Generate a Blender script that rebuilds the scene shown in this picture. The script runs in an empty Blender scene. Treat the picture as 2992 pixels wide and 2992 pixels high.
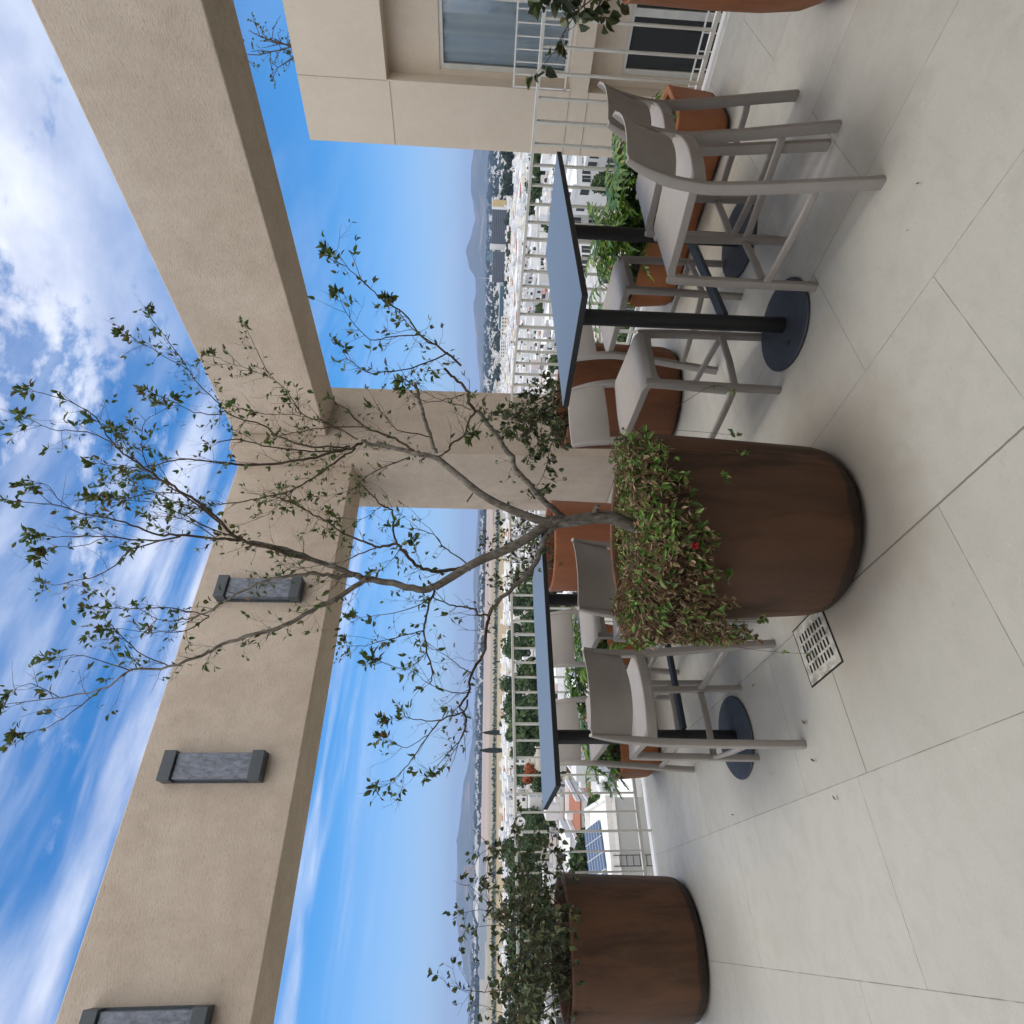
import bpy, bmesh, math, random
from mathutils import Vector, Matrix
PI=math.pi
C=bpy.context.scene.collection
sc=bpy.context.scene
# ---------------------------------------------------------------- camera (the photo lies on its side: up points left)
R_RIGHT=Vector((0.816324,-0.577181,0.021826)); R_DOWN=Vector((-0.017113,-0.061941,-0.997933)); R_FWD=Vector((0.577340,0.814264,-0.060442))
cam_d=bpy.data.cameras.new('camera'); cam=bpy.data.objects.new('camera',cam_d); C.objects.link(cam)
cam_d.sensor_width=36; cam_d.lens=36*1715.254/2992; cam_d.clip_start=.05; cam_d.clip_end=60000
m=Matrix((R_DOWN,R_RIGHT,-R_FWD)).transposed().to_4x4(); m.translation=Vector((0,0,1.5)); cam.matrix_world=m
sc.camera=cam
# ---------------------------------------------------------------- sky
SUN_EL=math.radians(82); SUN_AZ=math.radians(4)      # azimuth from +Y towards +X
w=bpy.data.worlds.new('World'); sc.world=w; w.use_nodes=True
nt=w.node_tree; N=nt.nodes; Lk=nt.links
for n in list(N): N.remove(n)
def wn(t,**k):
    n=N.new(t)
    for a,b in k.items(): setattr(n,a,b)
    return n
def wmath(op,a,b=None,c=None):
    n=N.new('ShaderNodeMath'); n.operation=op
    for i,v in enumerate((a,b,c)):
        if v is None: continue
        if isinstance(v,(int,float)): n.inputs[i].default_value=v
        else: Lk.new(v,n.inputs[i])
    return n.outputs[0]
sky=wn('ShaderNodeTexSky',sky_type='NISHITA'); sky.sun_disc=False; sky.sun_elevation=SUN_EL; sky.sun_rotation=SUN_AZ
sky.altitude=1800; sky.air_density=1.0; sky.dust_density=.6; sky.ozone_density=2.5
tc=wn('ShaderNodeTexCoord'); sep=wn('ShaderNodeSeparateXYZ'); Lk.new(tc.outputs['Generated'],sep.inputs[0])
X,Y,Z=sep.outputs
zc=wmath('MAXIMUM',Z,.03)
u=wmath('DIVIDE',X,wmath('ADD',zc,.12)); v=wmath('DIVIDE',Y,wmath('ADD',zc,.12))
comb=wn('ShaderNodeCombineXYZ'); Lk.new(u,comb.inputs[0]); Lk.new(v,comb.inputs[1])
def mapped(scale,rot,loc=(0,0,0)):
    mp=wn('ShaderNodeMapping'); Lk.new(comb.outputs[0],mp.inputs[0]); mp.inputs['Scale'].default_value=scale; mp.inputs['Rotation'].default_value=(0,0,rot); mp.inputs['Location'].default_value=loc
    return mp.outputs[0]
def noise(vec,scale,detail,rough,dist=0):
    n=wn('ShaderNodeTexNoise'); Lk.new(vec,n.inputs['Vector']); n.inputs['Scale'].default_value=scale; n.inputs['Detail'].default_value=detail; n.inputs['Roughness'].default_value=rough; n.inputs['Distortion'].default_value=dist
    return n.outputs['Fac']
def ramp(val,a,b,c=0,d=1):
    n=wn('ShaderNodeMapRange'); n.interpolation_type='SMOOTHSTEP'; Lk.new(val,n.inputs[0])
    for i,x in enumerate((a,b,c,d)): n.inputs[1+i].default_value=x
    return n.outputs[0]
# streaky cirrus (towards +Y), patchy altocumulus (towards +X)
az=wmath('ARCTAN2',X,Y)                                   # 0 = +Y, rising towards +X
right=ramp(az,.55,1.15)
streak=noise(mapped((.55,2.1,1),math.radians(-62),(3.1,.7,0)),1.7,7,.52,.3)
wisp=noise(mapped((.5,1.9,1),math.radians(-58),(7.3,2.1,0)),1.5,7,.55,.4)
puff=noise(mapped((1.0,1.25,1),.4,(1.2,5.4,0)),3.2,9,.62,.25)
puff2=noise(mapped((1,1.2,1),.9,(4.4,.3,0)),11,7,.6,.2)
low=ramp(Z,.10,.30); high=ramp(Z,.34,.62)
m_st=wmath('MULTIPLY',ramp(streak,.42,.72,0,.8),wmath('MULTIPLY',wmath('SUBTRACT',1.0,wmath('MULTIPLY',right,.9)),low))
m_wi=wmath('MULTIPLY',wmath('MULTIPLY',ramp(wisp,.50,.72),.75),wmath('MULTIPLY',wmath('SUBTRACT',1.0,right),low))
pf=wmath('ADD',wmath('MULTIPLY',puff,.62),wmath('MULTIPLY',puff2,.38))
pf=wmath('ADD',pf,wmath('SUBTRACT',wmath('MULTIPLY',right,.22),.02))
m_pf=wmath('MULTIPLY',ramp(pf,.50,.64),wmath('MULTIPLY',high,ramp(az,.0,.8,.55,1)))
# thin veil low over the horizon
veil=wmath('MULTIPLY',ramp(Z,-.03,.24,1,0),ramp(noise(mapped((.25,.9,1),.5),1.2,4,.5),.2,.8,.75,1))
fill_bank=wmath('MAXIMUM',ramp(Z,.72,.88),ramp(wmath('ADD',wmath('MULTIPLY',X,.58),wmath('MULTIPLY',Y,.82)),.25,-.25))   # unseen bright cloud added overhead and behind the camera to light camera-facing surfaces
fill_bank=wmath('MULTIPLY',fill_bank,ramp(puff,.25,.55,.55,1))
mask=wmath('MINIMUM',wmath('MAXIMUM',wmath('MAXIMUM',m_st,m_wi),m_pf),1.0)
body=noise(mapped((1,1.1,1),.7,(2,2,0)),3.4,6,.6)
ccol=wn('ShaderNodeMix',data_type='RGBA'); Lk.new(ramp(body,.3,.7),ccol.inputs[0])
ccol.inputs[6].default_value=(.42,.46,.60,1); ccol.inputs[7].default_value=(.72,.745,.82,1)
tint=wn('ShaderNodeMix',data_type='RGBA',blend_type='MULTIPLY'); tint.inputs[0].default_value=1
Lk.new(sky.outputs[0],tint.inputs[6]); tint.inputs[7].default_value=(.020,.072,.104,1)
m1=wn('ShaderNodeMix',data_type='RGBA'); Lk.new(wmath('MULTIPLY',veil,.92),m1.inputs[0]); Lk.new(tint.outputs[2],m1.inputs[6]); m1.inputs[7].default_value=(.38,.43,.61,1)
m2=wn('ShaderNodeMix',data_type='RGBA'); Lk.new(mask,m2.inputs[0]); Lk.new(m1.outputs[2],m2.inputs[6]); Lk.new(ccol.outputs[2],m2.inputs[7])
m3=wn('ShaderNodeMix',data_type='RGBA'); Lk.new(fill_bank,m3.inputs[0]); Lk.new(m2.outputs[2],m3.inputs[6]); m3.inputs[7].default_value=(1.15,1.115,1.075,1)
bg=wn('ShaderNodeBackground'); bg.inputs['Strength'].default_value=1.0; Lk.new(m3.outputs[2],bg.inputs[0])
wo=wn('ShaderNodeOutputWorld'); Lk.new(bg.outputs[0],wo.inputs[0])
# ---------------------------------------------------------------- sun behind thin cloud, near the zenith
sd=bpy.data.lights.new('sun','SUN'); sd.energy=.8; sd.angle=math.radians(19); sd.color=(1,.93,.82)
so=bpy.data.objects.new('sun',sd); C.objects.link(so)
sdir=Vector((math.sin(SUN_AZ)*math.cos(SUN_EL),math.cos(SUN_AZ)*math.cos(SUN_EL),math.sin(SUN_EL)))
so.rotation_euler=sdir.to_track_quat('Z','Y').to_euler(); so.location=(0,0,60)
vs=sc.view_settings; vs.view_transform='Standard'; vs.look='None'; vs.gamma=1; vs.use_curve_mapping=False; vs.exposure=.65
sc.cycles.max_bounces=8; sc.cycles.transparent_max_bounces=8; sc.cycles.use_denoising=True
sc.cycles.volume_bounces=0

# ---------------------------------------------------------------- materials
def mat(name,col=(.5,.5,.5),rough=.6,metal=0,spec=None):
    m=bpy.data.materials.new(name); m.use_nodes=True; b=m.node_tree.nodes['Principled BSDF']
    b.inputs['Base Color'].default_value=(*col,1); b.inputs['Roughness'].default_value=rough; b.inputs['Metallic'].default_value=metal
    if spec is not None: b.inputs['Specular IOR Level'].default_value=spec
    return m
class NT:
    def __init__(s,m): s.t=m.node_tree; s.b=s.t.nodes['Principled BSDF']
    def n(s,t,ins=None,**k):
        n=s.t.nodes.new(t)
        for a,b in k.items(): setattr(n,a,b)
        for a,b in (ins or {}).items(): s.set(n,a,b)
        return n
    def set(s,n,a,b):
        if hasattr(b,'is_output'): s.t.links.new(b,n.inputs[a])
        else: n.inputs[a].default_value=b
    def coord(s,k='Object'): return s.n('ShaderNodeTexCoord').outputs[k]
    def map(s,vec,scale=(1,1,1),rot=(0,0,0),loc=(0,0,0)): return s.n('ShaderNodeMapping',{'Vector':vec,'Scale':scale,'Rotation':rot,'Location':loc}).outputs[0]
    def noise(s,vec,scale=5,detail=4,rough=.5,dist=0): return s.n('ShaderNodeTexNoise',{'Vector':vec,'Scale':scale,'Detail':detail,'Roughness':rough,'Distortion':dist}).outputs['Fac']
    def rng(s,v,a,b,c=0.,d=1.): return s.n('ShaderNodeMapRange',{0:v,1:a,2:b,3:c,4:d}).outputs[0]
    def mix(s,f,a,b,mode='MIX'):
        n=s.n('ShaderNodeMix',data_type='RGBA',blend_type=mode); s.set(n,0,f); s.set(n,6,a if hasattr(a,'is_output') else (*a,1)); s.set(n,7,b if hasattr(b,'is_output') else (*b,1)); return n.outputs[2]
    def math(s,op,a,b=0.): return s.n('ShaderNodeMath',{0:a,1:b},operation=op).outputs[0]
    def base(s,c): s.t.links.new(c,s.b.inputs['Base Color'])
    def rough(s,c): s.t.links.new(c,s.b.inputs['Roughness'])
    def bump(s,h,strength,dist=.01):
        n=s.n('ShaderNodeBump',{'Height':h,'Strength':strength,'Distance':dist}); s.t.links.new(n.outputs[0],s.b.inputs['Normal'])
def stucco(name,c1,c2,bump=.5,grain=38):
    m=mat(name,c1,.9,spec=.2); k=NT(m); o=k.coord()
    big=k.noise(o,1.6,5,.6); mid=k.noise(k.map(o,(1,1,.8)),9,4,.6)
    f=k.math('ADD',k.math('MULTIPLY',big,.6),k.math('MULTIPLY',mid,.4))
    col=k.mix(k.rng(f,.38,.62),c1,c2)
    tr=k.noise(k.map(o,(1.0,1.0,2.2)),grain,3,.55,.6); fine=k.noise(o,grain*4,2,.6)
    tw_=k.noise(k.map(o,(1.,1.,3.2),(.5,.4,.6)),grain*.42,5,.62,1.6); col=k.mix(k.rng(tr,.30,.45,.30,0),col,tuple(c*.55 for c in c1)); col=k.mix(k.rng(tw_,.30,.42,.32,0),col,tuple(c*.6 for c in c1)); tr=k.math('ADD',tr,k.math('MULTIPLY',tw_,.8))
    k.base(col); k.bump(k.math('ADD',tr,k.math('MULTIPLY',fine,.35)),bump,.012)
    return m
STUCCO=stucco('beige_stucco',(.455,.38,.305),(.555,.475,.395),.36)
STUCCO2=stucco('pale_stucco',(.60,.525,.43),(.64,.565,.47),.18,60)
def tile_floor():
    m=mat('porcelain_tile',(.5,.5,.47),.55,spec=.35); k=NT(m); o=k.coord()
    s=k.n('ShaderNodeSeparateXYZ',{0:o})
    vec=k.n('ShaderNodeCombineXYZ',{0:k.math('ADD',s.outputs[1],-.14+13.2),1:k.math('ADD',s.outputs[0],-.455+13.545),2:0.}).outputs[0]
    br=k.n('ShaderNodeTexBrick',{'Vector':vec,'Scale':1.,'Color1':(0,0,0,1),'Color2':(1,1,1,1),'Mortar':(.5,.5,.5,1),'Mortar Size':.0021,'Mortar Smooth':.4,'Bias':0.,'Brick Width':1.32,'Row Height':.645})
    br.offset=.31; br.offset_frequency=2; br.squash=1
    tone=k.rng(br.outputs['Color'],0,1)
    a=k.mix(tone,(.385,.380,.350),(.448,.442,.410))
    blot=k.noise(o,1.3,6,.62,.3); a=k.mix(k.rng(blot,.35,.65,0,.55),a,(.475,.47,.44))
    mid=k.noise(k.map(o,(1,1.3,1)),7,6,.65,.4); a=k.mix(k.rng(mid,.46,.66,0,.42),a,(.355,.348,.315))
    fine=k.noise(o,95,3,.7); a=k.mix(k.rng(fine,.52,.75,0,.4),a,(.33,.31,.275)); grit=k.noise(k.map(o,(1,1.7,1)),34,4,.7,1.2); a=k.mix(k.rng(grit,.60,.72,0,.35),a,(.30,.28,.24)); a=k.mix(k.rng(grit,.30,.38,.3,0),a,(.58,.57,.54))
    # old damp marks round the big planter and the drain, with ragged edges
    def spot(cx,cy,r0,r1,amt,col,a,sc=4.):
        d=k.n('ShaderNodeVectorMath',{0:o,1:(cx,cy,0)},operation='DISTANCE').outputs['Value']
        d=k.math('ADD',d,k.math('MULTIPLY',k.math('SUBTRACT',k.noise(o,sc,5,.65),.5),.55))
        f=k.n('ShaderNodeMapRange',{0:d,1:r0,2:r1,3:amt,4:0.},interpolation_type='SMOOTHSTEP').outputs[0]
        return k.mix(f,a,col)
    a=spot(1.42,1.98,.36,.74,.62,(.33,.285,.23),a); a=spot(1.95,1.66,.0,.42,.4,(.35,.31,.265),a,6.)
    a=spot(1.02,2.2,.1,.42,.4,(.36,.32,.26),a,6.); a=spot(2.45,.95,.02,.35,.35,(.38,.34,.28),a,7.); a=spot(4.1,2.2,.3,1.1,.3,(.50,.42,.31),a,3.)
    wob=k.noise(o,14,3,.6)
    joint=k.math('MULTIPLY',br.outputs['Fac'],k.rng(wob,.3,.6,.30,.85))
    # wider, dirtier expansion joint along x = 1.1
    ex=k.math('SUBTRACT',1.,k.rng(k.math('ABSOLUTE',k.math('ADD',s.outputs[0],k.math('ADD',-1.1005,k.math('MULTIPLY',k.math('SUBTRACT',k.noise(o,30,3,.6),.5),.004)))),.0028,.0045))
    ex=k.math('MULTIPLY',ex,k.rng(s.outputs[1],2.2,2.35,1,.3))
    cut=k.math('SUBTRACT',1.,k.rng(k.math('ABSOLUTE',k.math('SUBTRACT',s.outputs[1],2.302)),.0018,.003)); inx=k.math('MULTIPLY',k.math('GREATER_THAN',s.outputs[0],.455),k.math('LESS_THAN',s.outputs[0],1.1))
    ex=k.math('MAXIMUM',ex,k.math('MULTIPLY',cut,inx))
    a=k.mix(k.math('MAXIMUM',joint,ex),a,(.17,.158,.135))
    k.base(a); k.rough(k.rng(mid,.3,.7,.42,.62)); k.bump(k.math('SUBTRACT',k.math('MULTIPLY',fine,.18),k.math('MAXIMUM',joint,ex)),.35,.003)
    return m
TILE=tile_floor()
def plastic(name,c):
    m=mat(name,c,.48,spec=.45); k=NT(m); o=k.coord(); n=k.noise(o,350,2,.6); k.bump(n,.12,.001)
    g=k.noise(o,9,4,.6); k.base(k.mix(k.rng(g,.35,.7),c,tuple(x*.9 for x in c))); k.rough(k.rng(g,.3,.7,.42,.55)); return m
TAUPE=plastic('taupe_plastic',(.365,.338,.315))
def painted(name,c,r,metal=0.,var=.85,spec=None):
    m=mat(name,c,r,metal,spec); k=NT(m); o=k.coord(); g=k.noise(o,6,5,.6); k.base(k.mix(k.rng(g,.35,.7),c,tuple(x*var for x in c))); k.rough(k.rng(k.noise(o,40,3,.6),.3,.7,max(0,r-.06),r+.08)); k.bump(k.noise(o,260,2,.6),.06,.001); return m
SLATE=mat('slate_table_laminate',(.13,.165,.215),.42)
BLACKMETAL=painted('black_powder_coat',(.018,.02,.022),.5)
DISCMETAL=painted('charcoal_cast_iron',(.04,.05,.068),.55)
RAILPAINT=painted('white_rail_paint',(.76,.755,.71),.5,var=.85)
WHITEPAINT=painted('white_paint',(.74,.73,.71),.6)
LAMPGREY=painted('dark_grey_aluminium',(.055,.068,.08),.45)
def terracotta(name,c_lo,c_hi,c_dark,dark=.7,band=.07):
    m=mat(name,c_hi,.62,spec=.35); k=NT(m); o=k.coord(); s=k.n('ShaderNodeSeparateXYZ',{0:o})
    st=k.noise(k.map(o,(1,1,.16)),7.5,6,.65,.3); big=k.noise(k.map(o,(1,1,.55)),3.2,5,.6,.5); sm=k.noise(o,30,4,.65)
    col=k.mix(k.rng(big,.35,.65),c_lo,c_hi); col=k.mix(k.rng(st,.48,.66,0,dark),col,c_dark); col=k.mix(k.rng(sm,.55,.75,0,.25),col,c_hi)
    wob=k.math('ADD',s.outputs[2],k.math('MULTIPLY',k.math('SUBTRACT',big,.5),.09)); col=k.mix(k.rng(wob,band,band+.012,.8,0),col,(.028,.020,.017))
    k.base(col); k.rough(k.rng(st,.3,.7,.5,.75)); k.bump(k.math('ADD',sm,k.math('MULTIPLY',k.noise(k.map(o,(.2,.2,14)),4,3,.5),.5)),.22,.006)
    return m
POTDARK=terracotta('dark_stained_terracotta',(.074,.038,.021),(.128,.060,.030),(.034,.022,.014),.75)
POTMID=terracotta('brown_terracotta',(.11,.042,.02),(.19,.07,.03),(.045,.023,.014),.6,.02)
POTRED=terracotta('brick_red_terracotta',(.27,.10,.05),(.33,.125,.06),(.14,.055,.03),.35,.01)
POTORANGE=terracotta('orange_terracotta',(.30,.115,.05),(.40,.16,.07),(.20,.078,.037),.4,.01)
def soil():
    m=mat('dry_potting_soil',(.06,.045,.035),.95); k=NT(m); o=k.coord(); n=k.noise(o,40,5,.7); k.base(k.mix(k.rng(n,.35,.65),(.03,.022,.017),(.10,.078,.06))); k.bump(n,.8,.02); return m
SOIL=soil()
def bark(name,c1,c2):
    m=mat(name,c1,.85,spec=.2); k=NT(m); o=k.coord(); n=k.noise(k.map(o,(1,1,.35)),60,5,.65); g=k.noise(o,11,5,.6,.4)
    k.base(k.mix(k.rng(n,.35,.7),k.mix(k.rng(g,.4,.6),c1,c2),tuple(c*.35 for c in c1))); k.bump(n,.5,.004); return m
BARK=bark('grey_smooth_bark',(.19,.165,.14),(.30,.275,.24)); TWIG=bark('brown_twig',(.085,.062,.045),(.15,.115,.085)); DRYSTEM=bark('dry_brown_stem',(.16,.095,.062),(.25,.16,.11))
def leafmat(name,stops,trans=.3,rough=.45):
    m=bpy.data.materials.new(name); m.use_nodes=True; k=NT(m); b=k.b
    g=k.n('ShaderNodeNewGeometry'); rp=k.n('ShaderNodeValToRGB',{0:g.outputs['Random Per Island']})
    e=rp.color_ramp.elements; rp.color_ramp.interpolation='LINEAR'
    while len(e)<len(stops): e.new(.5)
    for q,(p,c) in zip(e,stops): q.position=p; q.color=(*c,1)
    col=k.mix(k.rng(k.noise(k.coord(),55,3,.6),.3,.7,0,.35),rp.outputs[0],(.03,.045,.015))
    k.base(col); b.inputs['Roughness'].default_value=rough; b.inputs['Specular IOR Level'].default_value=.4
    tr=k.n('ShaderNodeBsdfTranslucent',{0:col}); mx=k.n('ShaderNodeMixShader',{0:trans,1:b.outputs[0],2:tr.outputs[0]})
    out=[n for n in m.node_tree.nodes if n.type=='OUTPUT_MATERIAL'][0]; m.node_tree.links.new(mx.outputs[0],out.inputs[0]); return m
LEAF=leafmat('small_green_leaves',[(0,(.045,.085,.022)),(.45,(.08,.145,.034)),(.72,(.12,.20,.045)),(.84,(.15,.20,.05)),(.87,(.22,.12,.05)),(1,(.16,.075,.035))],.25,.4)
SUCC=leafmat('fresh_succulent_leaves',[(0,(.05,.12,.025)),(.35,(.11,.24,.045)),(.7,(.22,.38,.08)),(1,(.42,.52,.16))],.2,.45)
SUCCDRY=leafmat('dry_succulent_leaves',[(0,(.10,.055,.03)),(.3,(.22,.14,.075)),(.55,(.33,.235,.13)),(.7,(.16,.18,.07)),(.85,(.42,.23,.13)),(1,(.62,.52,.36))],.2,.6)
BOUG=leafmat('rounded_shrub_leaves',[(0,(.028,.040,.020)),(.5,(.06,.082,.036)),(.8,(.10,.13,.05)),(.9,(.15,.175,.06)),(1,(.19,.13,.065))],.2,.5)
PHILO=leafmat('split_philodendron_leaves',[(0,(.055,.14,.022)),(.5,(.12,.26,.04)),(.8,(.23,.39,.06)),(1,(.40,.46,.10))],.25,.3)
CITYLEAF=leafmat('tree_foliage',[(0,(.022,.046,.016)),(.5,(.042,.082,.025)),(.85,(.068,.118,.034)),(1,(.10,.145,.046))],.15,.7)
DARKLEAF=leafmat('dark_grove_foliage',[(0,(.010,.022,.014)),(.6,(.02,.038,.02)),(1,(.035,.055,.028))],.12,.7)
ORANGELEAF=leafmat('orange_blossom',[(0,(.30,.06,.02)),(1,(.42,.10,.025))],.2,.6)
def glass_dark(): 
    m=mat('dark_window_glass',(.02,.026,.03),.08,spec=.6); return m
WINGLASS=glass_dark()

# ---------------------------------------------------------------- mesh helpers
class MB:
    def __init__(s): s.v=[];s.f=[];s.mi=[];s.cur=0
    def add(s,vs,fs):
        o=len(s.v); s.v+= [tuple(p) for p in vs]; s.f+=[tuple(i+o for i in f) for f in fs]; s.mi+=[s.cur]*len(fs)
    def box(s,a,b,M=None):
        x0,y0,z0=a;x1,y1,z1=b
        vs=[Vector(p) for p in ((x0,y0,z0),(x1,y0,z0),(x1,y1,z0),(x0,y1,z0),(x0,y0,z1),(x1,y0,z1),(x1,y1,z1),(x0,y1,z1))]
        if M: vs=[M@p for p in vs]
        s.add(vs,[(0,3,2,1),(4,5,6,7),(0,1,5,4),(1,2,6,5),(2,3,7,6),(3,0,4,7)])
    def quad(s,*p): s.add(p,[tuple(range(len(p)))])
    def sweep(s,path,prof,ups=None,cap=True):
        """prof: list (one per path point, or a single) of (x,y) rings; swept along path."""
        n=len(path); path=[Vector(p) for p in path]; single=not isinstance(prof[0][0],(list,tuple))
        rings=[]
        ref=Vector(ups) if ups else None; prevx=None
        for i,p in enumerate(path):
            t=(path[min(i+1,n-1)]-path[max(i-1,0)]).normalized()
            if ref is not None: xx=ref-t*ref.dot(t)
            elif prevx is None:
                a=Vector((0,0,1)) if abs(t.z)<.9 else Vector((1,0,0)); xx=a-t*a.dot(t)
            else: xx=prevx-t*prevx.dot(t)
            if xx.length<1e-6: xx=t.orthogonal()
            xx.normalize(); prevx=xx; yy=t.cross(xx)
            r=prof if single else prof[i]
            rings.append([p+xx*a+yy*b for a,b in r])
        k=len(rings[0]); vs=[q for r in rings for q in r]; fs=[]
        for i in range(n-1):
            for j in range(k): fs.append((i*k+j,i*k+(j+1)%k,(i+1)*k+(j+1)%k,(i+1)*k+j))
        if cap: fs.append(tuple(range(k-1,-1,-1))); fs.append(tuple((n-1)*k+j for j in range(k)))
        s.add(vs,fs)
    def tube(s,path,r0,r1=None,k=6,cap=True):
        r1=r0 if r1 is None else r1; n=len(path)
        s.sweep(path,[[((r0+(r1-r0)*i/max(1,n-1))*math.cos(2*PI*j/k),(r0+(r1-r0)*i/max(1,n-1))*math.sin(2*PI*j/k)) for j in range(k)] for i in range(n)],cap=cap)
    def lathe(s,prof,k=64,c=(0,0,0)):
        vs=[];fs=[]
        for r,z in prof:
            for j in range(k): a=2*PI*j/k; vs.append((c[0]+r*math.cos(a),c[1]+r*math.sin(a),c[2]+z))
        for i in range(len(prof)-1):
            for j in range(k): fs.append((i*k+j,i*k+(j+1)%k,(i+1)*k+(j+1)%k,(i+1)*k+j))
        s.add(vs,fs)
    def disc(s,r,z,k=64,c=(0,0),up=True):
        vs=[(c[0]+r*math.cos(2*PI*j/k),c[1]+r*math.sin(2*PI*j/k),z) for j in range(k)]
        s.add(vs,[tuple(range(k)) if up else tuple(range(k-1,-1,-1))])
    def leaf(s,p,d,n,L,W,fold=.25,curl=.15):
        d=d.normalized(); n=(n-d*n.dot(d)); n=n.normalized() if n.length>1e-5 else d.orthogonal().normalized(); e=d.cross(n)
        q=lambda a,b,c: p+d*(a*L)+e*(b*W)+n*(c*L)
        vs=[q(0,0,0),q(.32,.46,fold*W/L*.8),q(.68,.36,fold*W/L*.6-curl*.4),q(1,0,-curl),q(.68,-.36,fold*W/L*.6-curl*.4),q(.32,-.46,fold*W/L*.8),q(.5,0,-curl*.15)]
        s.add(vs,[(0,1,6),(1,2,6),(2,3,6),(3,4,6),(4,5,6),(5,0,6)])
    def build(s,name,mats,parent=None,smooth=False,loc=None):
        me=bpy.data.meshes.new(name); me.from_pydata(s.v,[],s.f)
        for m in (mats if isinstance(mats,(list,tuple)) else [mats]): me.materials.append(m)
        if any(s.mi): me.polygons.foreach_set('material_index',s.mi)
        if smooth: me.polygons.foreach_set('use_smooth',[True]*len(me.polygons))
        me.update()
        if smooth: me.set_sharp_from_angle(angle=math.radians(38))
        o=bpy.data.objects.new(name,me); C.objects.link(o)
        if parent: o.parent=parent
        if loc: o.location=loc
        return o
def bevel(o,w,seg=2,ang=40):
    b=o.modifiers.new('b','BEVEL'); b.width=w; b.segments=seg; b.limit_method='ANGLE'; b.angle_limit=math.radians(ang)
    for p in o.data.polygons: p.use_smooth=True
    n=o.modifiers.new('wn','WEIGHTED_NORMAL'); n.keep_sharp=True
    return o
def clean(o):
    bm=bmesh.new(); bm.from_mesh(o.data); bmesh.ops.remove_doubles(bm,verts=bm.verts,dist=1e-5); bmesh.ops.recalc_face_normals(bm,faces=bm.faces); bm.to_mesh(o.data); bm.free(); return o
def tag(o,label=None,cat=None,group=None,kind=None):
    if label: o['label']=label
    if cat: o['category']=cat
    if group: o['group']=group
    if kind: o['kind']=kind
    return o
def thing(name,label,cat,loc=(0,0,0),rz=0,group=None):
    o=bpy.data.objects.new(name,None); o.empty_display_size=.2; C.objects.link(o); o.location=loc; o.rotation_euler=(0,0,rz); return tag(o,label,cat,group)
def copy_thing(o,loc,rz,label=None,scale=None,parent=None):
    c=o.copy(); C.objects.link(c)
    if parent is None:
        c.location=loc; c.rotation_euler=(0,0,rz)
        if label: c['label']=label
        if scale: c.scale=(scale,)*3
    else: c.parent=parent
    for ch in list(o.children): copy_thing(ch,None,None,parent=c)
    return c
def struct(o): o['kind']='structure'; return o
def rrect(w,h,r,seg=3):
    pts=[]
    for cx,cy,a0 in ((w/2-r,h/2-r,0),(-w/2+r,h/2-r,90),(-w/2+r,-h/2+r,180),(w/2-r,-h/2+r,270)):
        for i in range(seg+1): a=math.radians(a0+90*i/seg); pts.append((cx+r*math.cos(a),cy+r*math.sin(a)))
    return pts
def spline(P,n):
    """Catmull-Rom through P"""
    P=[Vector(p) for p in P]; out=[]
    for i in range(len(P)-1):
        a=P[max(i-1,0)];b=P[i];c=P[i+1];d=P[min(i+2,len(P)-1)]
        for k in range(n):
            t=k/n; out.append(.5*((2*b)+(c-a)*t+(2*a-5*b+4*c-d)*t*t+(3*b-a-3*c+d)*t**3))
    out.append(P[-1]); return out
def rvec(rng): 
    while True:
        v=Vector((rng.uniform(-1,1),rng.uniform(-1,1),rng.uniform(-1,1)))
        if .05<v.length<1: return v.normalized()
# ================================================================ terrace
b=MB(); b.box((-9,-9,-.30),(4.60,5.36,0)); struct(b.build('terrace_floor',TILE))
b=MB(); b.box((4.60,-9,-.42),(4.77,5.53,-.008)); b.box((-9,5.36,-.42),(4.60,5.53,-.008)); struct(clean(b.build('edge_kerb',WHITEPAINT)))
hb=thing('hotel_building','cream hotel block carrying the tiled roof terrace','building',(0,0,-17))
b=MB(); b.box((-22,-22,-1),(4.62,5.38,16.55)); b.build('wall',STUCCO2,hb)
b=MB(); b.box((-9,-9,17.002),(-3.4,1.2,20.295)); b.box((-3.399,-9,17.002),(9,-2.3,20.295)); b.build('added_shade_wall',STUCCO,hb)  # unseen walls added behind the camera to shade the terrace and stool backs
b=MB(); b.box((-9,-9,20.3),(9,-.5,20.55)); b.box((-9,-.4995,20.3),(-1.9,1.8,20.55)); b.build('added_shade_slab',STUCCO,hb)  # unseen slab added over the camera side to cut sky light on the stools
# frame of beams on a corner column
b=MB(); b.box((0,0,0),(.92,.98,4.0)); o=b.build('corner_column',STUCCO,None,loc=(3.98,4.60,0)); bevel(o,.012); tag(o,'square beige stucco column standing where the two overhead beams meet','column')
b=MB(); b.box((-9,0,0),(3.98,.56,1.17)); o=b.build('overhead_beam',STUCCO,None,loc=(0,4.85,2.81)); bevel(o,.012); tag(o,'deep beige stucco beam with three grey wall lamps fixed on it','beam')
b=MB(); b.box((0,-9,0),(.52,4.60,.93)); o=b.build('overhead_beam',STUCCO,None,loc=(4.17,0,3.06)); bevel(o,.012); tag(o,'plain beige stucco beam without lamps running over the bar stools','beam')
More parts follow.
